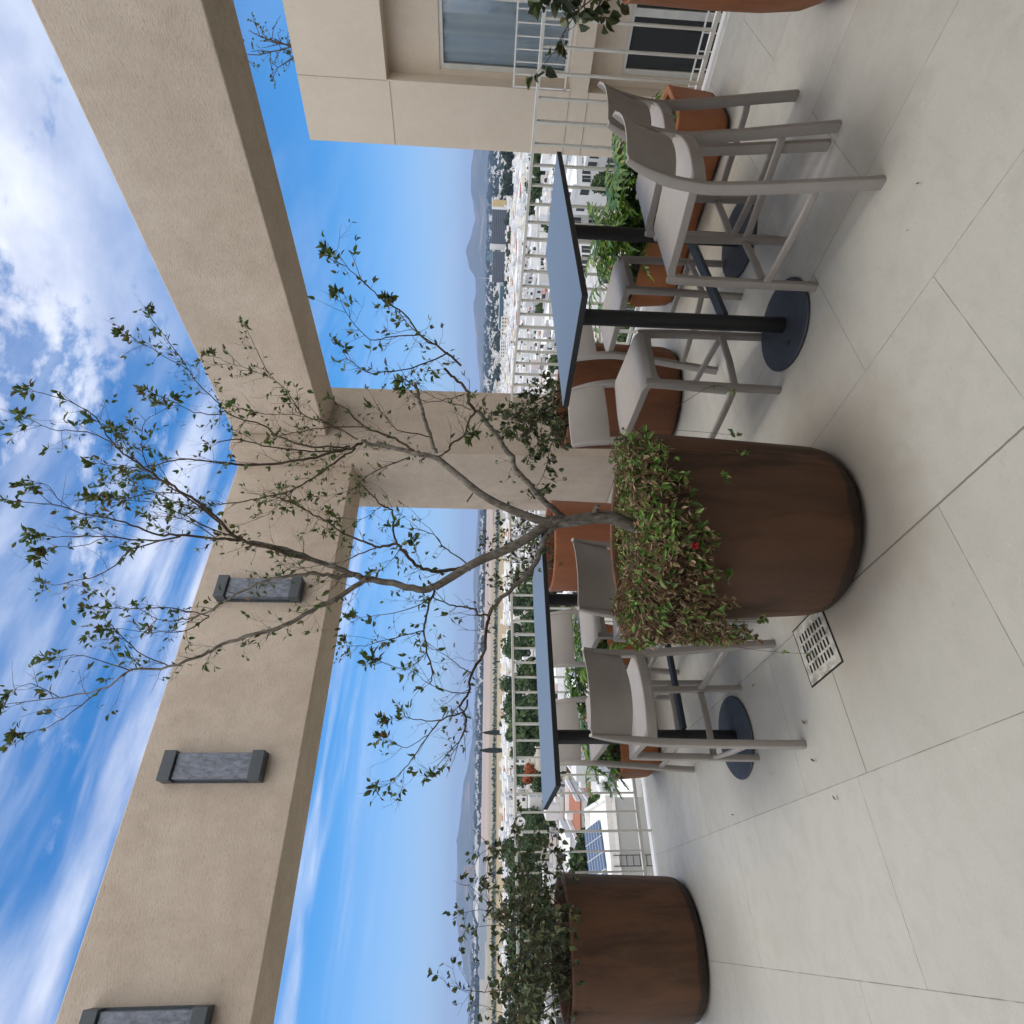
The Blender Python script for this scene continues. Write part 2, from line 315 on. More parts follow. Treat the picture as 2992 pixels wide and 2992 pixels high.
# wall lamps
def ribglass():
    m=mat('hammered_lamp_glass',(.27,.30,.36),.28,spec=.6); k=NT(m); o=k.coord(); n=k.noise(k.map(o,(1,1,.45)),38,3,.6,.5); k.base(k.mix(k.rng(n,.35,.65),(.058,.072,.10),(.16,.185,.24))); k.bump(n,.7,.008); return m
RIBG=ribglass()
def lamp():
    t=thing('wall_lamp','','wall lamp')
    b=MB(); b.box((-.105,-.02,0),(.105,0,.73)); b.build('back_plate',LAMPGREY,t)
    for z0,z1 in ((0,.09),(.64,.73)):
        b=MB(); b.box((-.105,-.115,z0),(.105,-.0225,z1)); bevel(b.build('end_cap',LAMPGREY,t),.004)
    b=MB(); b.box((-.092,-.088,.092),(.092,-.0225,.638)); bevel(b.build('glass_diffuser',RIBG,t),.006)
    return t
lp=lamp(); lp.location=(1.015,4.85,3.045); lp['label']='grey box wall lamp in the middle of the beam, clear of the branches'; lp['group']='grey wall lamps on the beam'
copy_thing(lp,(2.50,4.85,3.045),0,'grey box wall lamp partly behind the tree branches near the column')
copy_thing(lp,(-.465,4.85,3.055),0,'grey box wall lamp cut off by the edge of the photo')
# railings: flat bars
def railing(name,label,axis,fix,a0,a1,first,step,posts,zt,zb):
    t=thing(name,label,'railing')
    def bx(nm,lo,hi,fw,z0,z1):
        b=MB()
        if axis=='x': b.box((lo,fix-fw,z0),(hi,fix+fw,z1))
        else: b.box((fix-fw,lo,z0),(fix+fw,hi,z1))
        return b.build(nm,RAILPAINT,t)
    bx('top_rail',a0,a1,.020,zt-.022,zt); bx('bottom_rail',a0,a1,.016,zb-.026,zb)
    n=0; x=first
    while x<a1-.03:
        if x>a0:
            if n%6==posts: bx('post',x-.008,x+.008,.019,-.008,zt-.0225)
            else: bx('baluster',x-.0065,x+.0065,.014,zb+.0005,zt-.0225)
        n+=1; x+=step
    return t
railing('terrace_railing','white bar railing along the terrace edge behind the left planter','x',5.44,-2.6,3.97,.637-.1445*22,.1445,4,1.13,.10)
railing('terrace_railing','white bar railing beside the split-leaf plants and the neighbouring building','y',4.69,-2.2,4.59,1.205-.1465*22,.1465,2,1.155,.06)
# drain
t=thing('floor_drain','worn steel floor drain grate with rows of slots beside the big planter','drain',(.985,2.35,0),math.radians(3))
def steel():
    m=mat('worn_galvanised_steel',(.55,.56,.54),.5,.1); k=NT(m); o=k.coord(); n=k.noise(o,18,5,.65); k.base(k.mix(k.rng(n,.42,.62),(.56,.56,.52),(.28,.25,.21))); k.bump(n,.2,.002); return m
STEEL=steel(); DARK=mat('dark_void',(.012,.011,.010),.9)
b=MB(); b.box((-.13,-.13,.0005),(.13,.13,.005)); bevel(b.build('plate',STEEL,t),.002)
b=MB()
for i in range(4):
    for j in range(8): b.box((-.088+.047*i,-.10+.0262*j,.0053),(-.053+.047*i,-.088+.0262*j,.0062))
b.build('slots',DARK,t)
b=MB(); b.box((-.137,-.137,.0003),(.137,-.1303,.0035)); b.box((-.137,.1303,.0003),(.137,.137,.0035)); b.box((-.137,-.1302,.0003),(-.1303,.1302,.0035)); b.box((.1303,-.1302,.0003),(.137,.1302,.0035)); b.build('rim',DARK,t)
# ---------------------------------------------------------------- planters
def pot(name,label,loc,prof,m,soil_r,soil_z,cat='planter',group=None):
    t=thing(name,label,cat,loc,0,group)
    b=MB(); b.lathe(prof,72); o=b.build('pot_body',m,t,True); 
    s=MB(); s.lathe([(soil_r,soil_z),(soil_r*.6,soil_z+.02),(.001,soil_z+.03)],48); s.build('soil',SOIL,t,True)
    return t
def cyl_prof(rb,rt,h,rim=.035,lip=.0):
    return [(.001,.001),(rb*.82,.001),(rb*.9,.012),(rb*.965,.04),(rb*.99,.075),(rb,.12)]+[(rb+(rt-rb)*k/8,.12+(h-.12-.02)*k/8) for k in range(1,9)]+[(rt+lip,h-.012),(rt+lip-.006,h-.002),(rt-.010,h),(rt-rim+.006,h-.004),(rt-rim,h-.015),(rt-rim-.004,h-.10),(rt-rim-.02,h-.2)]
PC=(1.408,2.08)
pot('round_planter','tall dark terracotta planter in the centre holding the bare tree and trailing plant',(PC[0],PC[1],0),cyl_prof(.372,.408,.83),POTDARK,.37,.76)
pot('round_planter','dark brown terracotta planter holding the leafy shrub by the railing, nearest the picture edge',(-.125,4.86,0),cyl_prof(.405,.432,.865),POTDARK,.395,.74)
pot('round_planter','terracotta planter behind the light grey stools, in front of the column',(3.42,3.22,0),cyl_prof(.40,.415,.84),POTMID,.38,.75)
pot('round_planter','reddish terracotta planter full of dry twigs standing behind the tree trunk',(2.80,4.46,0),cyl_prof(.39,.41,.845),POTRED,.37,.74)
pot('round_planter','orange round pot cut off at the picture edge beside the railing',(3.38,.36,0),[(.001,.001),(.26,.001),(.33,.02),(.385,.07),(.41,.14),(.425,.3),(.43,.55),(.425,.88),(.43,.90),(.42,.905),(.40,.895),(.385,.8)],POTORANGE,.385,.80)
def trough(label,x0,x1,y0,y1,h,m):
    cx,cy=(x0+x1)/2,(y0+y1)/2; t=thing('plant_trough',label,'planter',(cx,cy,0)); a,bb=x1-x0,y1-y0
    rings=[];
    for (ins,z,r) in ((.07,.001,.06),(.03,.015,.08),(.008,.05,.10),(0,.10,.11),(-.012,h-.03,.11),(-.016,h-.008,.11),(-.012,h,.11),(.018,h,.10),(.03,h-.012,.09),(.035,h-.10,.09)):
        rings.append([(p[0],p[1],z) for p in rrect(a-2*ins,bb-2*ins,r,6)])
    b=MB(); k=len(rings[0]); vs=[p for r in rings for p in r]; fs=[(i*k+j,i*k+(j+1)%k,(i+1)*k+(j+1)%k,(i+1)*k+j) for i in range(len(rings)-1) for j in range(k)]
    fs.append(tuple(range(k-1,-1,-1))); b.add(vs,fs); b.build('trough_body',m,t,True)
    s=MB(); s.add([(p[0],p[1],h-.06) for p in rrect(a-.07,bb-.07,.09,6)],[tuple(range(k))]); s.build('soil',SOIL,t)
    return t
trough('long orange trough of split-leaf plants by the railing behind the right bar table',3.93,4.42,1.42,2.78,.345,POTORANGE)
trough('long orange trough of split-leaf plants half hidden behind the left bar table',.98,2.20,4.76,5.20,.335,POTORANGE)
# ---------------------------------------------------------------- bar tables
def bar_table(label,loc,rz):
    t=thing('bar_table',label,'bar table',loc,rz,'slate bar tables')
    b=MB(); b.box((-.745,-.30,1.062),(.745,.30,1.09)); b.cur=0; o=b.build('tabletop',[SLATE,BLACKMETAL],t); o.data.polygons.foreach_set('material_index',[1,0,1,1,1,1]); 
    bb=o.modifiers.new('b','BEVEL'); bb.width=.003; bb.segments=2
    for x in (-.43,.43):
        b=MB(); b.box((x-.11,-.11,1.054),(x+.11,.11,1.0615)); b.build('mounting_plate',BLACKMETAL,t)
        b=MB(); b.lathe([(.038,.0145),(.038,1.0535)],32,(x,0,0)); b.build('pole',BLACKMETAL,t,True)
        b=MB(); b.lathe([(.001,.001),(.216,.001),(.222,.004),(.222,.009),(.217,.0135),(.001,.0142)],72,(x,0,0)); d=b.build('base_disc',DISCMETAL,t,False)
    b=MB(); b.box((-.39,-.028,.285),(.39,.028,.31)); bevel(b.build('footrest',DISCMETAL,t),.004)
    return t
TB=bar_table('slate-topped bar table in the foreground with four stools around it',(2.83,1.77,0),math.radians(3.5))
b=MB(); M=Matrix.Translation((-.545,.02,.0148))@Matrix.Rotation(.7,4,'Z'); b.box((-.017,-.012,0),(.017,.012,.001),M); b.build('badge_plate',BLACKMETAL,TB)
bar_table('slate-topped bar table behind the big planter, close to the far railing',(1.29,3.38,0),math.radians(1.5))
# ---------------------------------------------------------------- bar stools
def stool_parts(t):
    for s in (-1,1):
        P=[(s*.243,-.245,0),(s*.236,-.222,.2),(s*.226,-.196,.42),(s*.216,-.178,.62),(s*.2105,-.180,.70),(s*.2075,-.193,.80),(s*.205,-.222,.90),(s*.2035,-.255,.972)]
        path=spline(P,4); n=len(path)
        prof=[rrect(.046-.006*min(1,i/n)-.020*max(0,(i/n-.72)/.28),.034-.022*max(0,(i/n-.62)/.38),.0045+.004*max(0,1-1.5*max(0,i/n-.6)),2) for i in range(n)]
        b=MB(); b.sweep(path,prof,(0,1,0)); b.build('leg',TAUPE,t,True)
        P=[(s*.186,.235,0),(s*.181,.238,.25),(s*.176,.24,.5),(s*.172,.238,.64),(s*.170,.233,.672)]
        b=MB(); path=spline(P,3); b.sweep(path,[rrect(.036+.006*i/len(path),.032+.006*i/len(path),.008,2) for i in range(len(path))],(0,1,0)); b.build('leg',TAUPE,t,True)
        b=MB(); b.sweep(spline([(s*.2345,-.219,.245),(s*.226,-.17,.228),(s*.205,.05,.226),(s*.186,.19,.228),(s*.182,.237,.236)],4),rrect(.034,.018,.007),(0,0,1)); b.build('stretcher',TAUPE,t,True)
    b=MB(); b.sweep([(-.18,.244,.232),(0,.246,.226),(.18,.244,.232)],rrect(.034,.02,.007),(0,0,1)); b.build('stretcher',TAUPE,t,True)
    # seat: dished slab with rolled front edge
    nx,ny=18,20; b=MB(); top=[];bot=[]
    for j in range(ny+1):
        v=j/ny; y=-.185+v*.445
        hw=.207-.022*v
        if v>.93: hw-=.022*((v-.93)/.07)**2
        for i in range(nx+1):
            a=-1+2*i/nx; yy=y
            if j==0: yy=-.185-.040*(1-a*a)             # crescent rear edge
            elif v<.3: yy=y-.040*(1-a*a)*(1-v/.3)
            z=.690-.012*(1-a*a)*math.sin(PI*min(1,v*1.05))+.010*(1-v)**2
            z+= .012*abs(a)**4*(1-v)
            if v>.84: z-=.040*((v-.84)/.16)**2
            th=.020+.020*min(1,abs(a)**6)+ (.012 if v>.9 else 0)
            top.append((a*hw,yy,z)); bot.append((a*hw*.985,yy-(.006 if v>.95 else 0),z-th))
    W=nx+1; o=len(top); fs=[]
    for j in range(ny):
        for i in range(nx):
            q=j*W+i; fs.append((q,q+1,q+W+1,q+W)); fs.append((o+q,o+q+W,o+q+W+1,o+q+1))
    for i in range(nx): fs.append((i,o+i,o+i+1,i+1)); q=ny*W+i; fs.append((q,q+1,o+q+1,o+q))
    for j in range(ny): q=j*W; fs.append((q,q+W,o+q+W,o+q)); q=j*W+nx; fs.append((q,o+q,o+q+W,q+W))
    b.add(top+bot,fs); so=b.build('seat',TAUPE,t); bevel(so,.006,3,35)
    # backrest: curved shell between the uprights
    nx,nz=22,10; F=[];B=[]; b=MB()
    for j in range(nz+1):
        v=j/nz
        for i in range(nx+1):
            a=-1+2*i/nx; zb=.772-.018*(1-a*a); zt=.976-.006*(1-abs(a)**3)-(.012*max(0,(abs(a)-.93)/.07)**2)
            z=zb+(zt-zb)*v
            yc=-.188-.072*((z-.76)/.21)**1.5 if z>.76 else -.188
            y=yc-.048*(1-a*a)+.004; x=a*.2
            F.append((x,y+.0055,z)); B.append((x,y-.0055,z))
    W=nx+1; o=len(F); fs=[]
    for j in range(nz):
        for i in range(nx):
            q=j*W+i; fs.append((q,q+W,q+W+1,q+1)); fs.append((o+q,o+q+1,o+q+W+1,o+q+W))
    for i in range(nx): fs.append((i,i+1,o+i+1,o+i)); q=nz*W+i; fs.append((q,o+q,o+q+1,q+1))
    for j in range(nz): q=j*W; fs.append((q,o+q,o+q+W,q+W)); q=j*W+nx; fs.append((q,q+W,o+q+W,o+q))
    b.add(F+B,fs); bo=b.build('backrest',TAUPE,t); bevel(bo,.0045,3,50)
    # rear apron of the seat with an embossed plate
    b=MB(); b.sweep([(a*.208,-.186-.041*(1-a*a),.677-.003*(1-a*a)) for a in [-1+k/8 for k in range(17)]],rrect(.052,.016,.006),(0,0,1)); b.build('rear_apron',TAUPE,t,True)
    b=MB(); b.sweep([(-.03,-.2345,.662),(.03,-.2345,.662)],rrect(.014,.004,.0015),(0,0,1)); b.build('embossed_plate',TAUPE,t,True)
def stool(label,loc,rz):
    t=thing('bar_stool',label,'bar stool',loc,rz,'taupe bar stools'); return t
S0=stool('taupe bar stool in the foreground with its back to us, nearest on the right',(2.512,1.245,0),math.radians(0)); stool_parts(S0)
copy_thing(S0,(3.02,1.315,0),math.radians(-2),'taupe bar stool turned away, just behind the nearest one on the right')
copy_thing(S0,(.89,2.935,0),math.radians(1),'taupe bar stool with its back to us beside the floor drain')
copy_thing(S0,(1.535,2.95,0),math.radians(-2),'taupe bar stool with its back to us, legs hidden by the big planter')
copy_thing(S0,(2.375,2.175,0),math.radians(180-5),'taupe bar stool facing us in front of the terracotta planter, next to the big planter')
copy_thing(S0,(3.12,2.21,0),math.radians(180+4),'taupe bar stool facing us seen between the table poles')
copy_thing(S0,(1.745,3.86,0),math.radians(180),'taupe bar stool facing us across the left table, nearer the tree trunk')
copy_thing(S0,(1.09,3.91,0),math.radians(180),'taupe bar stool facing us across the left table, at its outer end')
LIMBS=[
(0.034,0.027,0,((1.394,2.079,0.751),(1.418,2.069,0.843),(1.442,2.058,0.924),(1.440,2.066,1.016),(1.429,2.082,1.125),(1.431,2.084,1.176))),
(0.022,0.015,0,((1.442,2.073,1.132),(1.440,2.098,1.194),(1.473,2.100,1.286),(1.514,2.096,1.379),(1.554,2.091,1.450),(1.595,2.084,1.507),(1.648,2.070,1.570),(1.694,2.060,1.624),(1.744,2.048,1.684))),
(0.014,0.01,0,((1.744,2.048,1.684),(1.770,2.058,1.748),(1.792,2.071,1.804),(1.823,2.080,1.881),(1.854,2.089,1.973))),
(0.01,0.009,0,((1.837,2.096,1.909),(1.858,2.099,1.990),(1.876,2.103,2.042))),
(0.008,0.006,0.15,((1.876,2.103,2.042),(1.840,2.107,2.087),(1.818,2.103,2.144),(1.783,2.110,2.241),(1.755,2.114,2.356),(1.732,2.117,2.509),(1.729,2.106,2.661))),
(0.005,0.002,0.8,((1.724,2.106,2.611),(1.730,2.088,2.761),(1.715,2.080,2.845),(1.685,2.084,2.935),(1.667,2.079,3.040),(1.669,2.061,3.135))),
(0.006,0.0035,0.35,((1.853,2.122,2.075),(1.814,2.184,2.179),(1.765,2.253,2.288),(1.735,2.309,2.390),(1.729,2.347,2.491),(1.723,2.388,2.628),(1.727,2.422,2.767))),
(0.003,0.0015,0.9,((1.731,2.419,2.764),(1.719,2.452,2.882),(1.765,2.445,3.021),(1.826,2.428,3.170),(1.851,2.438,3.337))),
(0.006,0.004,0.3,((1.857,2.121,2.100),(1.867,2.136,2.178),(1.885,2.150,2.316),(1.938,2.139,2.460),(1.983,2.129,2.529),(2.044,2.115,2.706),(2.067,2.119,2.755))),
(0.0035,0.0015,1,((2.094,2.100,2.752),(2.182,2.061,2.863),(2.256,2.028,2.923),(2.367,1.972,3.018),(2.471,1.920,3.114))),
(0.0025,0.0015,1,((2.222,2.019,2.893),(2.246,1.967,2.979),(2.269,1.917,3.063),(2.277,1.874,3.120))),
(0.005,0.003,0.4,((1.847,2.130,2.133),(1.827,2.125,2.272),(1.823,2.107,2.384),(1.822,2.086,2.482),(1.831,2.058,2.594),(1.806,2.052,2.663))),
(0.003,0.0015,1,((1.907,1.980,2.663),(1.904,1.969,2.767),(1.938,1.932,2.870),(1.940,1.914,2.908))),
(0.005,0.003,0.5,((1.887,2.097,2.067),(1.952,2.098,2.164),(2.007,2.106,2.257),(2.049,2.122,2.340),(2.120,2.117,2.407))),
(0.003,0.0012,1,((2.081,2.142,2.373),(2.182,2.088,2.448),(2.249,2.060,2.532),(2.322,2.024,2.581),(2.417,1.972,2.640),(2.477,1.945,2.672))),
(0.002,0.001,1,((2.226,2.050,2.516),(2.250,2.020,2.615),(2.267,1.994,2.712),(2.276,1.972,2.766))),
(0.006,0.004,0.3,((1.884,2.063,1.910),(1.943,2.072,2.042),(2.037,2.053,2.131),(2.083,2.066,2.195))),
(0.004,0.002,0.4,((1.955,2.084,2.045),(1.979,2.119,2.192),(1.995,2.157,2.308),(1.997,2.210,2.478))),
(0.003,0.001,0.8,((1.979,2.137,2.157),(2.015,2.119,2.271),(2.046,2.108,2.400),(2.048,2.116,2.529),(2.078,2.104,2.658))),
(0.008,0.006,0,((1.785,2.063,1.788),(1.833,2.053,1.845),(1.874,2.051,1.922),(1.902,2.055,1.974))),
(0.01,0.008,0,((1.760,2.037,1.689),(1.806,1.989,1.713),(1.874,1.925,1.743),(1.923,1.875,1.762),(1.963,1.830,1.778),(1.973,1.806,1.780))),
(0.004,0.003,0.1,((1.954,1.819,1.777),(1.965,1.802,1.811),(1.977,1.784,1.848))),
(0.004,0.001,0.15,((1.809,1.979,1.718),(1.805,1.956,1.787),(1.802,1.933,1.855),(1.818,1.894,1.894),(1.844,1.847,1.933))),
(0.005,0.006,0.1,((1.749,2.043,1.674),(1.768,2.022,1.631),(1.792,1.999,1.620),(1.816,1.972,1.561),(1.872,1.927,1.543),(1.899,1.899,1.505))),
(0.016,0.01,0,((1.447,2.069,1.128),(1.461,2.046,1.157),(1.488,2.015,1.210),(1.538,1.970,1.276),(1.579,1.929,1.328),(1.634,1.878,1.367),(1.662,1.845,1.400),(1.702,1.804,1.441),(1.757,1.754,1.501))),
(0.008,0.006,0.1,((1.756,1.756,1.505),(1.774,1.733,1.541),(1.805,1.699,1.546),(1.828,1.673,1.577),(1.853,1.646,1.621),(1.863,1.628,1.643))),
(0.006,0.0015,0.9,((1.872,1.617,1.575),(1.929,1.574,1.663),(1.951,1.555,1.727),(2.034,1.494,1.814),(2.064,1.468,1.878),(2.102,1.437,1.942),(2.158,1.395,2.027),(2.187,1.370,2.085))),
(0.003,0.0015,1,((1.944,1.574,1.685),(2.012,1.553,1.775),(2.063,1.541,1.821),(2.114,1.528,1.857))),
(0.004,0.0012,1,((1.917,1.589,1.630),(1.855,1.611,1.745),(1.820,1.613,1.848),(1.802,1.602,1.948),(1.835,1.554,2.028))),
(0.0035,0.0012,1,((1.977,1.555,1.751),(1.984,1.574,1.860),(1.987,1.594,1.949),(2.070,1.557,2.041),(2.154,1.517,2.089))),
(0.003,0.001,0.5,((1.816,1.717,1.560),(1.784,1.713,1.615),(1.758,1.704,1.657),(1.740,1.691,1.724),(1.761,1.649,1.782))),
(0.003,0.001,0.4,((1.760,1.755,1.532),(1.799,1.771,1.573),(1.847,1.785,1.665),(1.903,1.792,1.751))),
(0.003,0.001,0.9,((1.756,1.756,1.505),(1.730,1.772,1.482),(1.694,1.799,1.499))),
(0.024,0.018,0,((1.424,2.088,1.153),(1.400,2.089,1.218),(1.362,2.099,1.269),(1.313,2.120,1.359),(1.261,2.147,1.493),(1.200,2.178,1.602),(1.160,2.190,1.667))),
(0.016,0.014,0,((1.160,2.190,1.667),(1.148,2.188,1.732),(1.166,2.168,1.840),(1.176,2.154,1.947),(1.184,2.135,1.992))),
(0.012,0.01,0.1,((1.184,2.135,1.992),(1.200,2.113,2.050),(1.216,2.092,2.133),(1.252,2.061,2.258),(1.274,2.041,2.403))),
(0.009,0.0015,0.7,((1.211,2.067,2.159),(1.250,2.042,2.333),(1.270,2.024,2.422),(1.307,1.993,2.483),(1.372,1.943,2.571),(1.408,1.912,2.638),(1.455,1.876,2.739),(1.497,1.842,2.818),(1.537,1.808,2.883),(1.566,1.780,2.920),(1.628,1.730,2.971),(1.667,1.697,3.041),(1.703,1.673,3.192))),
(0.003,0.001,1,((1.571,1.807,2.921),(1.594,1.784,2.998),(1.600,1.774,3.074),(1.597,1.768,3.135),(1.610,1.750,3.183),(1.620,1.734,3.223))),
(0.005,0.0015,0.9,((1.321,2.014,2.493),(1.416,1.982,2.632),(1.488,1.964,2.751),(1.544,1.955,2.835),(1.605,1.942,2.913),(1.698,1.906,2.985))),
(0.003,0.001,1,((1.403,1.905,2.634),(1.417,1.916,2.709),(1.421,1.935,2.786),(1.413,1.966,2.932),(1.434,1.972,3.004))),
(0.003,0.001,1,((1.487,1.917,2.766),(1.548,1.894,2.830),(1.621,1.859,2.853),(1.700,1.818,2.848),(1.748,1.793,2.770))),
(0.007,0.0015,0.7,((1.280,2.039,2.429),(1.275,2.023,2.525),(1.275,2.008,2.668),(1.273,1.989,2.754),(1.296,1.953,2.851),(1.308,1.928,2.974),(1.325,1.896,3.060),(1.328,1.877,3.191))),
(0.002,0.001,1,((1.327,1.927,3.033),(1.354,1.892,3.083),(1.382,1.852,3.105),(1.383,1.833,3.126))),
(0.005,0.0012,0.7,((1.268,2.002,2.651),(1.244,1.995,2.740),(1.245,1.976,2.909),(1.233,1.963,3.027),(1.221,1.946,3.102))),
(0.004,0.001,0.8,((1.241,1.988,2.703),(1.213,2.012,2.816),(1.162,2.048,2.880),(1.128,2.072,2.945),(1.103,2.094,3.077),(1.099,2.094,3.108))),
(0.002,0.001,1,((1.245,1.976,2.909),(1.210,1.986,2.985),(1.197,1.981,3.067),(1.178,1.976,3.088))),
(0.004,0.001,0.7,((1.280,2.039,2.429),(1.302,2.000,2.538),(1.347,1.947,2.667),(1.362,1.912,2.750),(1.360,1.890,2.845))),
(0.003,0.001,0.7,((1.287,2.041,2.535),(1.366,2.036,2.665),(1.398,2.061,2.755),(1.425,2.090,2.853))),
(0.01,0.0015,0.5,((1.184,2.135,1.992),(1.168,2.130,2.049),(1.172,2.112,2.109),(1.162,2.106,2.210),(1.139,2.111,2.330),(1.109,2.116,2.386),(1.057,2.139,2.482),(1.009,2.158,2.556),(0.987,2.160,2.649),(0.978,2.152,2.721))),
(0.003,0.001,0.9,((1.012,2.175,2.533),(1.031,2.155,2.652),(1.032,2.146,2.748),(1.022,2.143,2.816),(1.023,2.131,2.876))),
(0.003,0.001,0.8,((1.009,2.177,2.533),(0.975,2.229,2.630),(0.979,2.258,2.778),(1.000,2.274,2.929))),
(0.012,0.0012,0.45,((1.169,2.142,1.944),(1.100,2.165,2.044),(1.043,2.180,2.142),(0.988,2.192,2.238),(0.947,2.197,2.352),(0.906,2.200,2.463),(0.864,2.202,2.530),(0.819,2.208,2.636),(0.800,2.197,2.759),(0.737,2.215,2.857),(0.702,2.218,3.011),(0.678,2.213,3.161))),
(0.003,0.001,0.9,((0.752,2.262,2.886),(0.684,2.297,2.972),(0.636,2.315,3.037),(0.613,2.316,3.102))),
(0.002,0.001,1,((0.714,2.237,3.008),(0.747,2.189,3.087),(0.723,2.178,3.125))),
(0.003,0.001,0.8,((0.835,2.249,2.657),(0.896,2.256,2.798),(0.996,2.236,2.924),(1.063,2.235,3.009))),
(0.003,0.001,0.9,((0.825,2.266,2.798),(0.852,2.254,2.900),(0.878,2.243,3.002),(0.872,2.254,3.082))),
(0.014,0.009,0,((1.422,2.088,1.137),(1.389,2.088,1.178),(1.344,2.096,1.210),(1.296,2.105,1.226),(1.231,2.127,1.257),(1.167,2.150,1.316),(1.093,2.183,1.403),(1.043,2.195,1.439))),
(0.008,0.005,0.1,((1.043,2.195,1.439),(0.987,2.210,1.451),(0.892,2.254,1.461),(0.828,2.278,1.506),(0.758,2.304,1.514),(0.707,2.318,1.551))),
(0.004,0.0012,0.5,((0.707,2.318,1.551),(0.669,2.328,1.522),(0.615,2.351,1.531),(0.563,2.375,1.560),(0.516,2.396,1.599))),
(0.005,0.0012,0.8,((0.729,2.300,1.519),(0.685,2.312,1.532),(0.659,2.316,1.612),(0.605,2.338,1.664),(0.536,2.370,1.715),(0.484,2.390,1.759),(0.443,2.402,1.808))),
(0.004,0.001,0.3,((0.690,2.329,1.532),(0.641,2.348,1.524),(0.588,2.372,1.549),(0.546,2.390,1.596),(0.492,2.417,1.648))),
(0.003,0.001,1,((0.666,2.353,1.621),(0.669,2.377,1.698),(0.686,2.389,1.756),(0.692,2.409,1.807))),
(0.002,0.001,0.9,((0.605,2.338,1.664),(0.562,2.344,1.742),(0.572,2.309,1.799))),
(0.003,0.001,0.4,((0.751,2.284,1.506),(0.758,2.304,1.575),(0.788,2.310,1.661),(0.829,2.306,1.719))),
(0.006,0.003,0.3,((1.043,2.195,1.439),(1.045,2.209,1.482),(1.067,2.206,1.497),(1.081,2.212,1.541),(1.092,2.220,1.585),(1.122,2.217,1.667))),
(0.003,0.001,0.4,((0.832,2.288,1.506),(0.844,2.262,1.548),(0.878,2.222,1.611),(0.896,2.193,1.667))),
(0.006,0.003,0.2,((1.153,2.195,1.667),(1.076,2.227,1.690),(0.997,2.259,1.704),(0.918,2.289,1.687),(0.854,2.308,1.665),(0.799,2.323,1.669))),
(0.003,0.001,0.9,((0.993,2.250,1.703),(0.970,2.252,1.786),(0.939,2.263,1.911),(0.925,2.258,1.993))),
(0.002,0.001,0.7,((0.922,2.299,1.688),(0.852,2.292,1.759),(0.853,2.238,1.857))),
(0.003,0.001,0.9,((1.121,2.219,1.683),(1.094,2.265,1.777),(1.085,2.301,1.890),(1.085,2.328,1.982))),
(0.009,0.008,0.1,((1.243,2.182,1.519),(1.251,2.191,1.585),(1.245,2.211,1.664),(1.261,2.214,1.719),(1.281,2.213,1.757),(1.331,2.192,1.808),(1.364,2.181,1.840))),
(0.007,0.003,0.4,((1.364,2.181,1.840),(1.369,2.210,1.923),(1.397,2.222,1.989),(1.441,2.224,2.082),(1.495,2.217,2.164),(1.545,2.215,2.253),(1.602,2.209,2.357),(1.631,2.219,2.429))),
(0.006,0.003,0.3,((1.364,2.181,1.840),(1.430,2.166,1.860),(1.511,2.141,1.872),(1.547,2.150,1.923),(1.593,2.150,1.966),(1.630,2.158,1.997),(1.672,2.161,2.035))),
(0.0035,0.001,0.6,((1.769,2.076,1.810),(1.736,2.122,1.941),(1.706,2.161,2.020),(1.691,2.185,2.047),(1.666,2.220,2.114),(1.658,2.246,2.215))),
(0.002,0.001,0.4,((1.559,2.172,1.927),(1.536,2.213,1.980),(1.530,2.241,2.034),(1.546,2.256,2.116))),
(0.004,0.001,0.3,((1.357,2.192,1.919),(1.342,2.240,2.009),(1.331,2.284,2.089),(1.330,2.324,2.195),(1.329,2.366,2.341))),
(0.004,0.001,0.5,((1.255,2.173,1.519),(1.291,2.164,1.574),(1.332,2.152,1.636),(1.382,2.132,1.680),(1.409,2.131,1.761),(1.421,2.139,1.811))),
(0.002,0.001,0.6,((1.348,2.178,1.638),(1.428,2.156,1.702),(1.473,2.159,1.755))),
(0.003,0.001,0.9,((1.320,2.184,1.788),(1.321,2.152,1.815),(1.269,2.159,1.852),(1.222,2.163,1.889))),
(0.002,0.001,0.9,((1.249,2.192,1.717),(1.266,2.151,1.739),(1.292,2.103,1.750))),
(0.003,0.002,0.5,((1.751,2.316,2.387),(1.702,2.351,2.394),(1.659,2.376,2.312),(1.611,2.402,2.216))),
(0.003,0.001,0.4,((1.751,2.316,2.387),(1.713,2.368,2.451),(1.674,2.420,2.512),(1.647,2.469,2.634))),
(0.004,0.004,0,((1.573,2.083,1.519),(1.553,2.092,1.534),(1.537,2.098,1.540))),
(0.013,0.012,0,((1.443,2.062,0.993),(1.461,2.031,0.988),(1.465,2.009,0.982)))]
